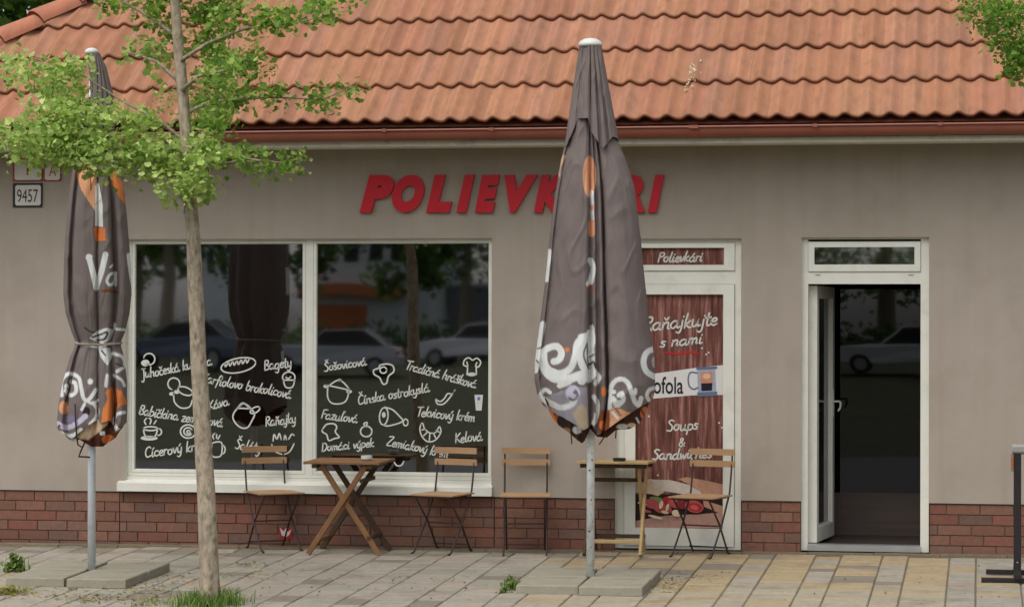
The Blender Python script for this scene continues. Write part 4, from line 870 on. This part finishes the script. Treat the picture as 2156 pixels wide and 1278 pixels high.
# ================================================================ bistro chairs
def make_chair():
    r = empty('folding_chair'); SW = .165
    # seat slats
    b = MB()
    for k in range(7):
        y = -.155+k*.05; b.bar((-.19, y, .452), (.19, y, .452), .040, .011, up=(0, 0, 1))
    b.build('seat', M['wood2'], r, local=True)
    for z in (.688, .778):
        q = MB(); vs = []; N = 8
        pts = [(-.19+.38*i/N, .205+.018*(1-((i/N-.5)*2)**2), z) for i in range(N+1)]
        for (x, y, zz) in pts: vs += [(x, y-.006, zz-.024), (x, y+.006, zz-.024), (x, y+.006, zz+.024), (x, y-.006, zz+.024)]
        q.add(vs, [(i*4+k, i*4+(k+1) % 4, (i+1)*4+(k+1) % 4, (i+1)*4+k) for i in range(N) for k in range(4)]+[(3, 2, 1, 0), (N*4, N*4+1, N*4+2, N*4+3)])
        q.build('back_slat', M['wood2'], r, local=True)
    for s in (-1, 1):
        q = MB(); x = s*SW
        q.tube([(x, .218, .80), (x, .212, .70), (x, .165, .47), (x, .03, .25), (x, -.155, .02), (x+s*.0, -.175, .006), (x, -.205, .006)], .0075, 8); q.build('back_post', M['rustblack'], r, local=True, smooth=True)
        q = MB(); xi = s*(SW-.016)
        q.tube([(xi, -.165, .440), (xi, .02, .235), (xi, .155, .02), (xi, .175, .006), (xi, .20, .006)], .0075, 8); q.build('leg', M['rustblack'], r, local=True, smooth=True)
        q = MB(); q.bar((s*(SW-.008), -.185, .441), (s*(SW-.008), .17, .441), .014, .012); q.build('seat_rail', M['rustblack'], r, local=True)
    b = MB()
    for p, q_ in (((-SW, .13, .055), (SW, .13, .055)), ((-SW, .01, .228), (SW, .01, .228)), ((-SW+.016, -.165, .440), (SW-.016, -.165, .440))): b.tube([p, q_], .006, 8)
    b.build('stretcher', M['rustblack'], r, local=True)
    return r
ch0 = make_chair(); first = True
for x, y, rz, lab in ((-5.49, -.235, 38, 'folding chair with orange brown slats, beside the tree trunk and left of the brown table'),
                      (-4.115, -.27, -19, 'folding chair with pale slats standing before the right window pane, angled towards the brown table'),
                      (-3.465, -.275, 9, 'folding chair with pale slats facing straight out between the window and the right parasol'),
                      (-2.10, -.285, -20, 'folding chair with pale slats standing before the food picture of the poster door')):
    o = ch0 if first else copy_tree(ch0); first = False
    o.location = (x, y, gz(x, y-.05)+.002); o.rotation_euler = (GS*.6, 0, R(rz)); tag(o, lab, 'chair', 'folding chairs along the shop front')

# ================================================================ folding tables: legs cross in the local XZ plane
def make_table(W_, D_, H_, mt, ml, md, foot):
    r = empty('folding_table'); ns = 8; b = MB()
    for k in range(ns):
        y = -D_/2+(k+.5)*D_/ns; b.bar((-W_/2+.02, y, H_-.01), (W_/2-.02, y, H_-.01), D_/ns-.010, .018)
    b.bar((-W_/2+.01, -D_/2, H_-.01), (-W_/2+.01, D_/2, H_-.01), .022, .02); b.bar((W_/2-.01, -D_/2, H_-.01), (W_/2-.01, D_/2, H_-.01), .022, .02)
    b.build('tabletop', mt, r, local=True)
    b = MB()
    for x in (-W_/2+.08, W_/2-.08): b.bar((x, -D_/2+.02, H_-.036), (x, D_/2-.02, H_-.036), .04, .03)
    b.build('top_batten', md, r, local=True)
    for s in (-1, 1):
        y = s*(D_/2-.06); fx = foot/2; tx = W_/2-.12
        q = MB(); q.bar((-fx, y, .004), (tx, y, H_-.03), .042, .024, up=(0, 1, 0), bev=.2); q.build('leg', ml if s < 0 else md, r, local=True)
        q = MB(); q.bar((fx, y+s*-.026, .004), (-tx, y+s*-.026, H_-.03), .042, .024, up=(0, 1, 0), bev=.2); q.build('leg', ml if s < 0 else md, r, local=True)
    for (x, z, mm) in ((-foot/2*.78, .105, ml), (foot/2*.72, .13, md), (tx*.80, H_-.15, md)):
        q = MB(); q.bar((x, -D_/2+.07, z), (x, D_/2-.07, z), .03, .03); q.build('crossbar', mm, r, local=True)
    return r
t1 = make_table(.60, .52, .72, M['wood1'], M['wood1'], M['woodd'], .56)
t1.location = (-4.84, -.36, gz(-4.84, -.45)+.004); t1.rotation_euler = (GS*.5, 0, R(-1)); tag(t1, 'weathered brown folding table with crossed legs below the window mullion', 'table')
t2 = make_table(.52, .55, .715, M['wood3'], M['wood3'], M['woodd'], .45)
t2.location = (-2.755, -.285, gz(-2.7, -.3)+.004); t2.rotation_euler = (0, GS*.7, R(90)); tag(t2, 'pale wooden folding table standing behind the right parasol pole', 'table')
def ashtray(x, y, z, ma, label, r=.035, h=.03):
    e = empty('ashtray', (x, y, z)); b = MB(); N = 16; prof = [(r*.8, 0), (r, .3*h), (r, h), (r*.86, h), (r*.8, .3*h)]
    vs = [(x+math.cos(2*math.pi*k/N)*a, y+math.sin(2*math.pi*k/N)*a, z+zz) for a, zz in prof for k in range(N)]
    b.add(vs, [(j*N+k, j*N+(k+1) % N, (j+1)*N+(k+1) % N, (j+1)*N+k) for j in range(len(prof)-1) for k in range(N)]+[tuple(range(N-1, -1, -1)), tuple(range((len(prof)-1)*N, len(prof)*N))])
    b.build('bowl', ma, e); tag(e, label, 'ashtray'); return e
p_ = at(772, 954, -.40)
ashtray(p_.x, -.40, t1.location.z+.722, M['cap'], 'small white ashtray on the weathered brown table', .045, .035)
ashtray(-2.72, -.38, t2.location.z+.717, M['black'], 'small dark ashtray on the pale wooden table', .05, .025)

# ================================================================ black stand at the right edge
bs_ = empty('sign_stand', (at(2142, 1226, -1.45).x, -1.45, gz(.25, -1.45))); tag(bs_, 'black steel stand with two long foot bars and a grey cap at the right edge', 'stand')
bx = bs_.location.x; bz = bs_.location.z
b = MB(); b.bar((bx, -1.42, bz+.004), (bx, -1.42, at(2142, 945, -1.42).z), .052, .05, bev=.08); b.build('post', M['black'], bs_)
for y, px in ((-1.20, 2076), (-1.66, 2066)):
    q = MB(); zf = gz(bx, y)+.020; x0 = at(px, 1215, y).x; q.bar((x0, y, zf), (x0+1.25, y, zf), .03, .034); q.build('foot_bar', M['black'], bs_)
q = MB(); q.bar((bx, -1.72, gz(bx, -1.7)+.05), (bx, -1.14, gz(bx, -1.2)+.05), .05, .03); q.build('base_plate', M['black'], bs_)
q = MB(); q.bar((bx+1.0, -1.42, bz+.004), (bx+1.0, -1.42, at(2142, 945, -1.42).z), .052, .05); q.build('post', M['black'], bs_)
zc = at(2142, 935, -1.42).z; q = MB(); q.bar((bx-.035, -1.42, zc-.035), (bx+1.04, -1.42, zc-.035), .07, .07, bev=.25); q.build('cap_rail', mat('grey_cap', srgb(140, 138, 130), .6, .3), bs_)
q = MB(); q.box(bx-.045, bx-.027, -1.45, -1.39, zc-.19, zc-.07, srgb(120, 110, 100)); q.box(bx-.04, bx-.028, -1.452, -1.43, zc-.17, zc-.09, srgb(170, 90, 44)); q.build('clamp', M['flat'], bs_)
b = MB()
for zz in (.06, .12): b.tube([(bx, -1.446, bz+zz), (bx, -1.452, bz+zz)], .006, 8)
b.build('bolt', M['metalp'], bs_)
# ================================================================ trees
LG = [srgb(190, 208, 116), srgb(176, 198, 104), srgb(160, 188, 94), srgb(204, 216, 138), srgb(132, 164, 76)]
LD = [srgb(128, 162, 58), srgb(112, 150, 54), srgb(142, 172, 70), srgb(96, 132, 48)]
def leaf(b, p, s, rr, pal):                     # a small fan-shaped leaf folded along its midrib
    u = Vector((rr.gauss(0, 1), rr.gauss(0, 1), rr.gauss(0, .6)-.25)).normalized(); n = Vector((rr.gauss(0, .8), rr.gauss(-.3, .8), .9)).normalized()
    v = u.cross(n).normalized(); n = v.cross(u); c = shade(rr.choice(pal), rr.uniform(.8, 1.2)); p = Vector(p); f = s*.18
    o = len(b.v); b.v += [tuple(q) for q in (p, p+u*s*.55+v*s*.5+n*f, p+u*s*.95+v*s*.28+n*f*.6, p+u*s*.86, p+u*s*.95-v*s*.28+n*f*.6, p+u*s*.55-v*s*.5+n*f)]
    b.f += [(o, o+1, o+2, o+3), (o, o+3, o+4, o+5)]; b.c += [c, c]
def tufts(b, c0, rad, n, size, rr, pal):        # leaves gathered in tufts through an ellipsoid
    nt_ = max(1, int(n/9))
    for _ in range(nt_):
        d = Vector((rr.gauss(0, 1), rr.gauss(0, 1), rr.gauss(0, 1))).normalized()*(rr.random()**.45)
        t = Vector((c0[0]+d.x*rad[0], c0[1]+d.y*rad[1], c0[2]+d.z*rad[2])); k = rr.uniform(.6, 1.3)
        for _ in range(9): leaf(b, t+Vector((rr.gauss(0, 1), rr.gauss(0, 1), rr.gauss(0, .8)))*size*1.05, size*k*rr.uniform(.7, 1.15), rr, pal)
def trunk_mesh(b, pts, rads, n=16, rough=.06, seg=14):
    P = [Vector(p) for p in pts]; out = []; ro = []
    for i in range(len(P)-1):
        for k in range(seg):
            t = k/seg; out.append(P[i].lerp(P[i+1], t)); ro.append(rads[i]+(rads[i+1]-rads[i])*t)
    out.append(P[-1]); ro.append(rads[-1]); vs = []
    for p, r in zip(out, ro):
        for k in range(n):
            a = 2*math.pi*k/n; d = Vector((math.cos(a), math.sin(a), 0))
            q = noise.noise(Vector((d.x*2.5, d.y*2.5, p.z*3.0)))*rough+noise.noise(Vector((d.x*7, d.y*7, p.z*5)))*rough*.8+noise.noise(Vector((0, 9, p.z*2.2)))*rough*.6
            vs.append(p+d*r*(1+q))
    b.add(vs, [(j*n+k, j*n+(k+1) % n, (j+1)*n+(k+1) % n, (j+1)*n+k) for j in range(len(out)-1) for k in range(n)]+[tuple(range((len(out)-1)*n, len(out)*n))])
YT = -3.33; rr = random.Random(21)
tr = empty('young_tree', tuple(ongr(442, 1273))); tag(tr, 'slender young tree with rough grey brown trunk and bright green leaves before the window', 'tree')
sp = [(443, 1290, 27), (442, 1262, 23.5), (440, 1200, 21.5), (437, 1080, 20.5), (429, 960, 19.5), (421, 800, 18.5), (415, 690, 17), (411, 600, 16.5), (407, 500, 15.5), (400, 420, 14.5), (396, 340, 13.5), (385, 200, 12.5), (375, 90, 11.5), (368, 0, 10.5), (364, -160, 9), (358, -400, 7), (352, -700, 3)]
SC = 1/326
b = MB(); trunk_mesh(b, [tuple(at(x, y, YT+.02*math.sin(y*.01))) for x, y, r in sp], [r*SC for x, y, r in sp], seg=10); b.build('trunk', M['bark'], tr, smooth=True)
limbs = [[(397, 400, 0), (340, 345, -.1), (240, 300, -.25), (120, 285, -.35), (20, 300, -.4)], [(392, 300, 0), (330, 250, .1), (260, 215, .1), (160, 150, .0), (60, 120, -.1)], [(398, 395, 0), (450, 350, -.1), (520, 335, -.2), (610, 345, -.25)],
 [(388, 240, 0), (440, 215, .1), (560, 205, .15), (680, 210, .2), (750, 180, .25)], [(378, 130, 0), (440, 90, -.1), (520, 60, -.15), (640, 45, -.2), (740, 20, -.2)], [(374, 80, 0), (320, 40, .1), (270, 10, .15), (200, -30, .2)],
 [(386, 180, 0), (330, 130, .1), (270, 110, .15)], [(366, -60, 0), (450, -120, -.1), (620, -160, -.2)], [(365, -100, 0), (260, -150, .1), (120, -190, .2)], [(360, -300, 0), (440, -380, .1), (540, -420, .2)], [(360, -320, 0), (270, -400, -.1), (190, -430, -.2)], [(384, 190, 0), (420, 160, -.4), (470, 150, -.7)], [(372, 40, 0), (360, -20, .4), (340, -80, .8)]]
b = MB()
for L in limbs:
    pts = [tuple(at(x, y, YT+d)) for x, y, d in L]; b.tube(pts, [.017, .011, .008, .005, .003][:len(pts)], 7)
b.build('branch', M['bark'], tr, smooth=True)
# crown: (px, py, rx, ry, depth, leaves)
bl_ = [(60, 150, 60, 34, -.1, 110), (20, 130, 40, 30, -.1, 60), (150, 155, 50, 40, -.1, 190), (120, 185, 60, 26, .0, 120), (120, 235, 60, 34, -.2, 170), (175, 240, 70, 36, -.2, 260), (285, 255, 50, 34, -.1, 150), (60, 300, 80, 46, -.4, 380), (150, 300, 90, 56, -.35, 460), (215, 330, 60, 36, -.3, 210),
 (290, 320, 60, 44, -.2, 260), (275, 360, 30, 24, -.2, 60), (350, 350, 50, 44, -.15, 240), (400, 390, 42, 34, -.2, 170), (440, 330, 46, 34, -.15, 170), (500, 330, 44, 22, -.2, 80), (560, 345, 36, 22, -.25, 70), (605, 345, 26, 26, -.25, 90), (395, 415, 20, 22, 0, 40),
 (330, 30, 40, 34, .1, 110), (300, 110, 44, 26, .1, 90), (335, 125, 26, 26, .42, 50), (345, 60, 34, 30, .42, 60), (435, 30, 50, 34, .42, 190), (500, 35, 60, 36, -.1, 200), (590, 45, 60, 26, -.2, 140), (680, 20, 60, 22, -.2, 110), (740, 5, 34, 14, -.2, 30), (445, 95, 50, 40, .42, 190), (500, 130, 56, 30, -.2, 150), (540, 135, 30, 18, -.2, 50),
 (450, 165, 50, 36, .42, 180), (430, 225, 44, 34, .42, 150), (500, 205, 60, 20, .1, 110), (590, 200, 56, 16, .15, 80), (660, 215, 46, 18, .2, 80), (720, 190, 36, 14, .25, 50), (460, 260, 40, 30, 0, 110), (425, 290, 40, 40, .42, 110), (340, 200, 30, 30, .1, 40), (230, 5, 60, 16, .1, 70), (400, -40, 160, 40, .42, 420),
 (250, -120, 160, 80, .1, 600), (480, -140, 180, 80, -.1, 700), (360, -300, 190, 110, 0, 800), (350, -480, 150, 110, 0, 500), (350, -640, 90, 80, 0, 200), (470, 150, 60, 60, -.7, 90), (340, -60, 80, 60, .7, 150), (300, 270, 60, 40, .5, 60), (120, 190, 60, 40, .45, 60)]
b = MB()
for x, y, rx, ry, d, n in bl_:
    c = at(x, y, YT+d); tufts(b, c, (rx*SC, .26+.1*rr.random(), ry*SC), int(n*(1.6 if y > 180 and x < 460 else 1.3)), .047, rr, LG if x < 460 and y > 100 else LG[1:3]+LD)
b.build('crown', M['leaf'], tr)
# tree standing just outside the right edge
YR2 = -3.5; base = (2460, 1290); t2r = empty('young_tree', tuple(at(2440, 1280, YR2))); tag(t2r, 'tree whose small dark green leaves hang into the upper right corner', 'tree')
b = MB(); trunk_mesh(b, [tuple(at(x, y, YR2)) for x, y in ((2440, 1300), (2436, 1000), (2430, 600), (2424, 200), (2416, -200), (2410, -600))], [.075, .065, .055, .045, .035, .012], seg=10); b.build('trunk', M['bark'], t2r, smooth=True)
b = MB()
for L in ([(2426, 260, 0), (2330, 150, 0), (2220, 90, -.05), (2110, 60, -.1), (2040, 10, -.1)], [(2428, 330, 0), (2300, 240, 0), (2190, 160, -.1), (2140, 140, -.1)], [(2424, 200, 0), (2540, 120, 0), (2660, 60, .1)], [(2420, 0, 0), (2300, -90, 0), (2150, -120, .1)], [(2420, -60, 0), (2540, -160, 0)]):
    b.tube([tuple(at(x, y, YR2+d)) for x, y, d in L], [.02, .012, .008, .005, .003][:len(L)], 7)
b.build('branch', M['bark'], t2r, smooth=True); b = MB()
for x, y, rx, ry, d, n in [(2060, 12, 60, 26, -.1, 240), (2030, -20, 60, 30, 0, 200), (2095, 45, 50, 34, -.1, 300), (2130, 20, 60, 40, 0, 300), (2110, 85, 40, 26, -.1, 200), (2140, 105, 36, 30, -.1, 240), (2125, 138, 18, 16, -.1, 50), (2170, 140, 44, 40, -.1, 240), (2200, 60, 70, 60, 0, 400), (2280, 160, 80, 60, 0, 400), (2250, -80, 200, 90, 0, 800), (2400, 60, 180, 120, 0, 900), (2450, -200, 220, 160, 0, 1000), (2560, 80, 120, 110, 0, 500), (2420, -420, 150, 140, 0, 500)]:
    tufts(b, at(x, y, YR2+d), (rx*SC, .3, ry*SC), n, .034, rr, LD)
b.build('crown', M['leaf'], t2r)
# trees beyond the roof, and trees of the far side of the street seen in the glass
def big_tree(label, x, y, zb, h, r, pal, n, size, group=None, seed=1):
    q = random.Random(seed); e = empty('broad_tree', (x, y, zb)); tag(e, label, 'tree', group)
    b = MB(); trunk_mesh(b, [(x, y, zb-.1), (x+.1, y, zb+h*.35), (x, y+.1, zb+h*.7)], [r*.07, r*.05, r*.02], seg=6, n=10); b.build('trunk', M['bark'], e, smooth=True)
    b = MB()
    for _ in range(16):
        a = q.uniform(0, 6.28); k = q.uniform(.2, .72); z = zb+h*q.uniform(.24 if group else .42, .85)
        c = (x+math.cos(a)*r*k, y+math.sin(a)*r*k, z); b2 = q.uniform(.3, .5)*r
        tufts(b, c, (b2, b2, b2*.8), n//16, size, q, pal)
    tufts(b, (x, y, zb+h*.65), (r*.6, r*.6, h*.28), n//6, size, q, pal); b.build('crown', M['leaf'], e); return e
DK_ = [srgb(92, 124, 54), srgb(76, 108, 46), srgb(110, 140, 62), srgb(64, 94, 40)]
big_tree('dense dark green tree rising behind the roof in the upper left corner', -13.6, 13, -.2, 11.5, 4.0, [shade(c, 1.5) for c in DK_], 16000, .17, seed=3)
big_tree('dark green tree further left behind the roof', -16.5, 19, -.2, 13, 5.0, [shade(c, 1.3) for c in DK_], 12000, .22, seed=4)

# ================================================================ far side of the street (shows in the panes)
def refl(px, py, T):                     # the real point whose mirror image in the panes shows at a photo point
    P = at(px, py, T-20.2); return Vector((P.x, .144-P.y, P.z))
def car(label, x, y, rz, col, seed=0):
    e = empty('parked_car', (x, y, gz(x, y))); e.rotation_euler = (0, 0, rz); tag(e, label, 'car', 'cars parked across the street')
    pm_ = mat('car_paint', col, .25, .6, var=.03); prof = [(-2.1, .35), (-2.12, .62), (-1.95, .80), (-1.15, .92), (1.5, .95), (2.0, .90), (2.1, .6), (2.08, .35)]
    b = MB(); n = len(prof)
    for W_, z_ in ((.84, 0),):
        L = [(px, s*(W_-(.06 if z > .85 else 0)), z) for s in (-1, 1) for px, z in prof]
        b.add(L, [tuple(range(n)), tuple(range(2*n-1, n-1, -1))]+[(i, n+i, n+(i+1) % n, (i+1) % n) for i in range(n)])
    roof_ = [(-.75, .90), (-.15, 1.38), (.95, 1.42), (1.7, .93)]
    b.add([(px, s*(.60 if z > 1 else .76), z) for s in (-1, 1) for px, z in roof_], [(1, 2, 6, 5)])
    for (p, q) in ((0, 1), (2, 3), (1, 2)):
        for s in (-1, 1):
            a, c_ = roof_[p], roof_[q]; b.bar((a[0], s*(.60 if a[1] > 1 else .75), a[1]), (c_[0], s*(.60 if c_[1] > 1 else .75), c_[1]), .06, .05)
    b.build('body', pm_, e, local=True)
    b = MB(); b.add([(px, s*(.59 if z > 1 else .74), z-.01) for s in (-1, 1) for px, z in roof_], [(0, 1, 2, 3), (7, 6, 5, 4), (0, 4, 5, 1), (2, 6, 7, 3)]); b.build('window', M['black'], e, local=True)
    for px in (-1.32, 1.32):
        for s in (-1, 1):
            q = MB(); q.tube([(px, s*.66, .31), (px, s*.87, .31)], .31, 18); o = q.build('wheel', M['black'], e, local=True)
            q = MB(); q.tube([(px, s*.86, .31), (px, s*.885, .31)], .19, 14); w2 = q.build('rim', M['metalp'], o, local=True)
    for s in (-1, 1):
        q = MB(); q.bar((-2.13, s*.62, .64), (-2.0, s*.62, .70), .3, .12); q.build('headlight', M['pwhite'], e, local=True)
        q = MB(); q.bar((2.0, s*.66, .75), (2.12, s*.66, .72), .2, .14); q.build('tail_light', M['pred'], e, local=True)
WHT = srgb(225, 225, 225)
c = refl(1010, 730, 88); car('white car parked across the street, mirrored in the right window pane', c.x, c.y, R(8), WHT)
c = refl(700, 730, 74); car('silver car parked across the street before the grey building', c.x, c.y, R(-4), srgb(170, 172, 176))
c = refl(385, 760, 80); car('dark blue car parked across the street on the left', c.x, c.y, R(3), srgb(92, 100, 116))
c = refl(1905, 740, 74); car('light car parked across the street opposite the open door', c.x, c.y, R(0), srgb(210, 210, 208))
gb = refl(700, 700, 108); hb = empty('grey_building', (gb.x, gb.y, .5)); tag(hb, 'grey rendered building across the street with an orange shopfront', 'building')
xl, xr = refl(640, 700, 108).x, refl(905, 700, 108).x; xl, xr = min(xl, xr), max(xl, xr); z = lambda py: refl(700, py, 108).z
gry = mat('grey_render', srgb(226, 228, 232), .9, .1, var=.06); org = mat('orange_panel', srgb(214, 126, 84), .7, .2)
b = MB(); b.box(xl, xr, gb.y-8, gb.y, .2, 11); b.build('wall', gry, hb)
b = MB(); b.box(xl-.1, xr-1.2, gb.y+.01, gb.y+.5, z(626), z(603)); b.build('awning', org, hb)
b = MB(); b.box(xl+.4, xl+2.6, gb.y+.01, gb.y+.05, z(735), z(643)); b.build('shopfront', org, hb)
for k in range(5):
    q = MB(); q.box(xl+.8+k*1.0, xl+1.4+k*1.0, gb.y+.01, gb.y+.04, 4.6, 6.2); q.build('window', M['black'], hb)
gb2 = refl(480, 600, 116); h2 = empty('white_building', (gb2.x, gb2.y, .5)); tag(h2, 'pale building far across the street on the left', 'building')
b = MB(); b.box(gb2.x-1.6, gb2.x+1.0, gb2.y-6, gb2.y, .2, 9); b.build('wall', gry, h2)
for k in range(3):
    q = MB(); q.box(gb2.x-1.2+k*.8, gb2.x-.8+k*.8, gb2.y+.01, gb2.y+.04, 4.4, 5.4); q.build('window', M['black'], h2)
gb3 = refl(970, 640, 112); h3 = empty('low_shed', (gb3.x, gb3.y, .5)); tag(h3, 'low dark grey shed across the street', 'building')
b = MB(); b.box(gb3.x-2.2, gb3.x+2.2, gb3.y-5, gb3.y, .2, z(600)); b.build('wall', mat('dark_render', srgb(150, 152, 158), .9, .1), h3)
b = MB(); b.box(gb3.x-2.3, gb3.x+2.3, gb3.y-5.1, gb3.y+.15, z(600), z(592)); b.build('roof', gry, h3)
q_ = [('tall tree beside the grey building', 872, 98, 12, 1.5), ('broad tree above the shed', 980, 104, 13, 3.4), ('tree left of the pale building', 350, 84, 12, 3.0), ('second tree on the left', 290, 90, 12, 3.0), ('tree between the pale and grey buildings', 598, 92, 12, 2.4), ('tree behind the shed', 1080, 116, 14, 4.5), ('tree opposite the poster door', 1440, 98, 13, 5), ('tree opposite the brick pier', 1640, 108, 13, 5.5), ('tree opposite the open door', 1860, 112, 14, 5.5), ('tree at the far right', 2080, 104, 13, 5), ('tree at the far left', 190, 96, 12, 4), ('tree opposite the right parasol', 1230, 106, 13, 5)]
for i, (lb, px, T, h, r) in enumerate(q_):
    P = refl(px, 700, T); big_tree('street tree across the road, '+lb, P.x, P.y, gz(P.x, P.y), h, r, DK_+[srgb(90, 112, 56)], 2600, .30, 'trees across the street', seed=40+i)
# clipped hedge behind the cars
b = MB(); q = random.Random(77)
for k in range(900):
    x = q.uniform(-45, 14); y = -86+q.uniform(-.5, .5); tufts(b, (x, y, gz(x, y)+.7+q.uniform(-.5, .6)), (.4, .4, .3), 9, .26, q, DK_)
tag(b.build('hedge', M['leaf']), kind='stuff', label='long dark green hedge across the street', cat='hedge')

# ================================================================ weeds and litter on the paving
GG = [srgb(96, 124, 52), srgb(120, 146, 66), srgb(78, 106, 42), srgb(140, 156, 84)]; YG_ = [srgb(170, 160, 92), srgb(186, 170, 104), srgb(150, 150, 80), srgb(134, 144, 70)]
def blade(b, x, y, h, lean, w_, rr, pal, z=None):
    z0 = gz(x, y)-.004 if z is None else z; a = rr.uniform(0, 6.28); d = Vector((math.cos(a), math.sin(a), 0)); s = Vector((-d.y, d.x, 0)); c = rr.choice(pal); p = Vector((x, y, z0)); vs = []
    for t, ww in ((0, 1), (.4, .85), (.75, .55), (1, .05)):
        m_ = p+d*lean*t*t+Vector((0, 0, h*t*(1-.15*t))); vs += [m_-s*w_*ww, m_+s*w_*ww]
    b.add(vs, [(0, 1, 3, 2), (2, 3, 5, 4), (4, 5, 7, 6)], shade(c, rr.uniform(.8, 1.2)))
rr = random.Random(55); b = MB(); tb = ongr(442, 1268)
for _ in range(800):
    x = tb.x+rr.gauss(.03, .105); y = tb.y-.10+rr.gauss(0, .10); 
    if (x-tb.x)**2+(y-tb.y)**2 < .004: continue
    blade(b, x, y, rr.uniform(.05, .15), rr.uniform(0, .09), .0035, rr, GG)
for _ in range(160):
    x = tb.x+rr.uniform(-.5, -.15); y = tb.y+rr.uniform(-.25, .1); blade(b, x, y, rr.uniform(.02, .06), rr.uniform(0, .05), .003, rr, GG+YG_)
tag(b.build('grass_tuft', M['grass']), kind='stuff', label='tuft of green grass round the foot of the tree trunk', cat='grass')
def weed(name, label, x, y, r, h, n, pal, ls=.02, seed=1):
    q = random.Random(seed); e = empty(name, (x, y, gz(x, y))); tag(e, label, 'weed'); b = MB()
    for _ in range(n//3): blade(b, x+q.gauss(0, r*.45), y+q.gauss(0, r*.4), h*q.uniform(.5, 1.1), q.uniform(0, r*.8), .0035, q, pal)
    for _ in range(n):
        d = abs(q.gauss(0, .5)); a = q.uniform(0, 6.28); leaf(b, (x+math.cos(a)*d*r, y+math.sin(a)*d*r, gz(x, y)+h*q.random()*(1-.6*min(d, 1))), ls*q.uniform(.7, 1.3), q, pal)
    b.build('foliage', M['leaf'], e)
p = ongr(30, 1203); weed('weed', 'dark green weed left of the left parasol slabs', p.x, p.y, .12, .14, 90, GG, .045, 3)
p = ongr(1082, 1240); weed('weed', 'small green weed at the left corner of the right parasol slabs', p.x-.02, p.y, .07, .10, 110, GG, .024, 4)
p = ongr(1062, 1248); weed('weed', 'low tuft of grass just left of the small green weed', p.x, p.y, .05, .05, 50, GG, .02, 7)
p = ongr(20, 1250); weed('weed', 'yellowish weed in the lower left corner before the slabs', p.x, p.y, .13, .06, 130, YG_, .03, 5)
def litter(name, label, spots, pal, sz, seed, ma='leaf'):
    q = random.Random(seed); b = MB()
    for px, py, sx, sy, n in spots:
        for _ in range(n):
            P = ongr(px+q.gauss(0, sx), py+q.gauss(0, sy)); b0 = len(b.v); s = sz*q.uniform(.5, 1.4)
            a = q.uniform(0, 6.28); u = Vector((math.cos(a), math.sin(a), q.uniform(-.1, .5))); v = Vector((-math.sin(a), math.cos(a), q.uniform(-.2, .3))); P.z = gz(P.x, P.y)+.005
            b.add([P-u*s-v*s*.1, P-v*s*.5, P+u*s, P+v*s*.55], [(0, 1, 2, 3)], shade(q.choice(pal), q.uniform(.7, 1.2)))
    tag(b.build(name, M[ma]), kind='stuff', label=label, cat='litter')
litter('dry_leaves', 'dry yellow leaves and crumbs scattered along the slabs', [(200, 1258, 60, 6, 150), (300, 1240, 40, 8, 90), (370, 1215, 40, 6, 60), (540, 1208, 40, 6, 60), (510, 1190, 20, 3, 30), (1400, 1238, 30, 7, 60), (60, 1245, 50, 6, 90)], YG_+[srgb(190, 176, 130), srgb(150, 120, 80), srgb(206, 196, 160)], .018, 5)
litter('dark_crumbs', 'dark soil crumbs and moss on the paving joints', [(520, 1188, 36, 3, 60), (1440, 1215, 50, 6, 80), (1410, 1226, 14, 4, 40), (250, 1262, 60, 6, 120), (900, 1240, 120, 18, 60), (700, 1230, 200, 20, 70), (1700, 1230, 220, 20, 50), (150, 1240, 12, 2, 20), (330, 1226, 30, 5, 40)], [srgb(84, 72, 54), srgb(70, 64, 42), srgb(96, 92, 56)], .011, 6)
e = empty('paper_scraps', tuple(ongr(1335, 1153))); tag(e, 'crumpled white paper scraps lying under the pale wooden table', 'litter'); q = random.Random(9)
for px in (1322, 1334, 1347):
    P = ongr(px, 1152); b = MB(); b.tube([P+Vector((q.uniform(-.02, .02), q.uniform(-.02, .02), .004)), P+Vector((0, 0, .014)), P+Vector((q.uniform(-.02, .02), 0, .026))], [.014, .02, .006], 6); b.build('scrap', M['pwhite'], e)
